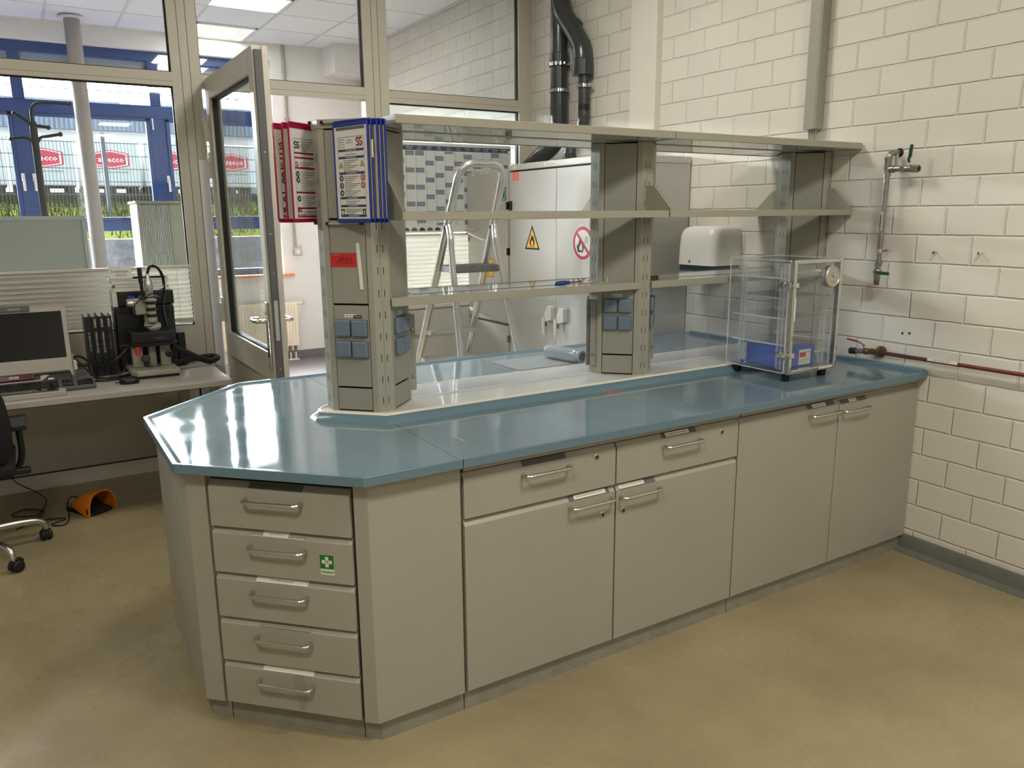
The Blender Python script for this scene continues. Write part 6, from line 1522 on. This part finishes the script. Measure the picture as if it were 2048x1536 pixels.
# ------------------------------------------------------------------ outdoors
struct(MB().box(-30, 30, YB+0.3, 60, -0.2, -0.05, 'yard'), 'floor', smooth=False)
mb = MB().box(-14, 16, 12.0, 12.25, -0.05, 1.30, 'conc')
for x in range(-12, 16, 3): mb.box(x+0.02, x+0.03, 11.998, 12.0, -0.05, 1.30, 'inkgrey')
tag(mb.build('retaining_wall', None, smooth=False, loc=(0, 12, 0)), 'weathered concrete retaining wall below the grass bank', 'wall')
mb = MB(); NX, NY = 60, 22; vs = []; fs = []
for j in range(NY+1):
    for i in range(NX+1):
        x = -14+30*i/NX; f = j/NY; y = 12.2+4.0*f
        z = 1.28+0.62*f**0.9+0.05*(random.random()-0.5)
        vs.append((x, y, z))
for j in range(NY):
    for i in range(NX): fs.append((j*(NX+1)+i, j*(NX+1)+i+1, (j+1)*(NX+1)+i+1, (j+1)*(NX+1)+i))
mb.add(vs, fs, 'grass'); 
bank = mb.build('grass_bank', None, ang=80); tag(bank, 'sloping bank of yellow-green grass outside the windows', 'grass', None, 'stuff')
mb = MB(); r = random.Random(3)
for k in range(5200):
    x = r.uniform(-3, 7); y = 12.25+3.6*r.random()**0.9; f = (y-12.2)/4.0; z = 1.26+0.62*f**0.9; h = r.uniform(0.08, 0.24); dx = r.uniform(-0.06, 0.06); dy = r.uniform(-0.05, 0.05)
    mb.add([(x-0.007, y, z), (x+0.007, y, z), (x+dx, y+dy, z+h)], [(0, 1, 2)], 'grass')
tag(mb.build('grass_blades', None, smooth=False), 'tall meadow grass growing on the bank outside', 'grass', None, 'stuff')
tag(MB().box(-14, 16, 16.0, 20.5, 0, 2.02, 'gravel').build('gravel_yard', None, smooth=False), 'brown gravel strip above the grass bank', 'gravel', None, 'stuff')
for k in range(7):
    x = 1.29+2.5*(k-2)
    f_ = thing('fence_section', 'mesh fence section number %s along the bank' % ['one', 'two', 'three', 'four', 'five', 'six', 'seven'][k], 'fence', (x, 14.5, 1.55), 'mesh fence on the bank')
    f_['label'] = ['mesh fence section outside, far left of the whiteboard', 'mesh fence section outside, left of the whiteboard', 'mesh fence section starting at the post behind the middle logo', 'mesh fence section seen past the glazed door post', 'mesh fence section seen through the open door glass', 'mesh fence section hidden past the window wall', 'mesh fence section farthest along the bank'][k]
    MB().box(x-0.03, x+0.03, 14.47, 14.53, 1.5, 2.90, 'fence').build('post', f_, smooth=False)
    mb = MB()
    for z in (1.75, 1.95, 2.15, 2.35, 2.55, 2.75): mb.box(x, x+2.5, 14.464, 14.472, z-0.006, z+0.006, 'fence')
    for q in range(1, 50): mb.box(x+0.05*q-0.0035, x+0.05*q+0.0035, 14.462, 14.466, 1.65, 2.80, 'fence')
    mb.build('wire_mesh', f_, smooth=False)
plab = ['wrapped white pallet with red logo, outermost behind the coat rack', 'wrapped white pallet whose red logo shows beside the coat rack', 'wrapped white pallet with its red logo in the middle of the window', 'wrapped white pallet whose red logo is cut by the partition post', 'wrapped white pallet with red logo seen through the open door glass', 'wrapped white pallet beyond the one seen through the door glass', 'wrapped white pallet at the far end of the row']
for k in range(7):
    cx = -0.55+1.04*k+0.0
    p = thing('wrapped_pallet', plab[k], 'pallet', (cx, 16.6, 2.02), 'wrapped pallets outside')
    MB().box(cx-0.50, cx+0.46, 16.09, 17.1, 2.13, 2.92, 'wrap').build('goods', p, bevel=0.03)
    mb = MB()
    for x in (cx-0.44, cx-0.02, cx+0.36): mb.box(x-0.06, x+0.06, 16.1, 17.1, 2.02, 2.12, 'gravel')
    mb.box(cx-0.48, cx+0.44, 16.1, 17.1, 2.12, 2.158, 'gravel'); mb.build('pallet', p, smooth=False)
    FL = frame((cx, 16.086, 2.60), (1, 0, 0), (0, 0, 1)); mb = MB(FL)
    def hexa(s, m, h): mb.poly([(-0.30*s, -0.105*s), (0, -0.165*s), (0.30*s, -0.105*s), (0.30*s, 0.105*s), (0, 0.165*s), (-0.30*s, 0.105*s)], m, h)
    hexa(1.0, 'logo', 0.001); hexa(0.90, 'logow', 0.002); hexa(0.80, 'logo', 0.003)
    mb.text('alsecco', 0, 0.0, 0.10, 'logow', 0.004, width=0.42, bold=True)
    mb.text('FASSADENKOMPETENZ', 0, -0.22, 0.030, 'inkgrey', 0.002, width=0.54)
    mb.build('printed_logo', p, smooth=False)
t = thing('white_hall', 'white industrial hall with grey corrugated eave behind the fence', 'building', (2, 24, 0), None)
MB().box(-20, 24, 22, 34, 0, 3.85, 'bld').build('hall_wall', t, smooth=False)
mb = MB().box(-20, 24, 21.8, 21.95, 3.62, 4.28, 'eave')
for k in range(200): mb.box(-8+0.10*k, -8+0.10*k+0.045, 21.76, 21.8, 3.62, 4.28, 'eave')
mb.build('corrugated_eave', t, smooth=False)
mb = MB().box(-20, 24, 21.9, 34, 4.28, 4.32, 'bld')
for k in range(60): mb.box(-8+0.28*k, -8+0.28*k+0.15, 26.9, 27.0, 5.20, 5.24, 'inkgrey')
mb.box(-20, 24, 27.0, 34, 4.3, 5.2, 'bld')
mb.build('roof', t, smooth=False)
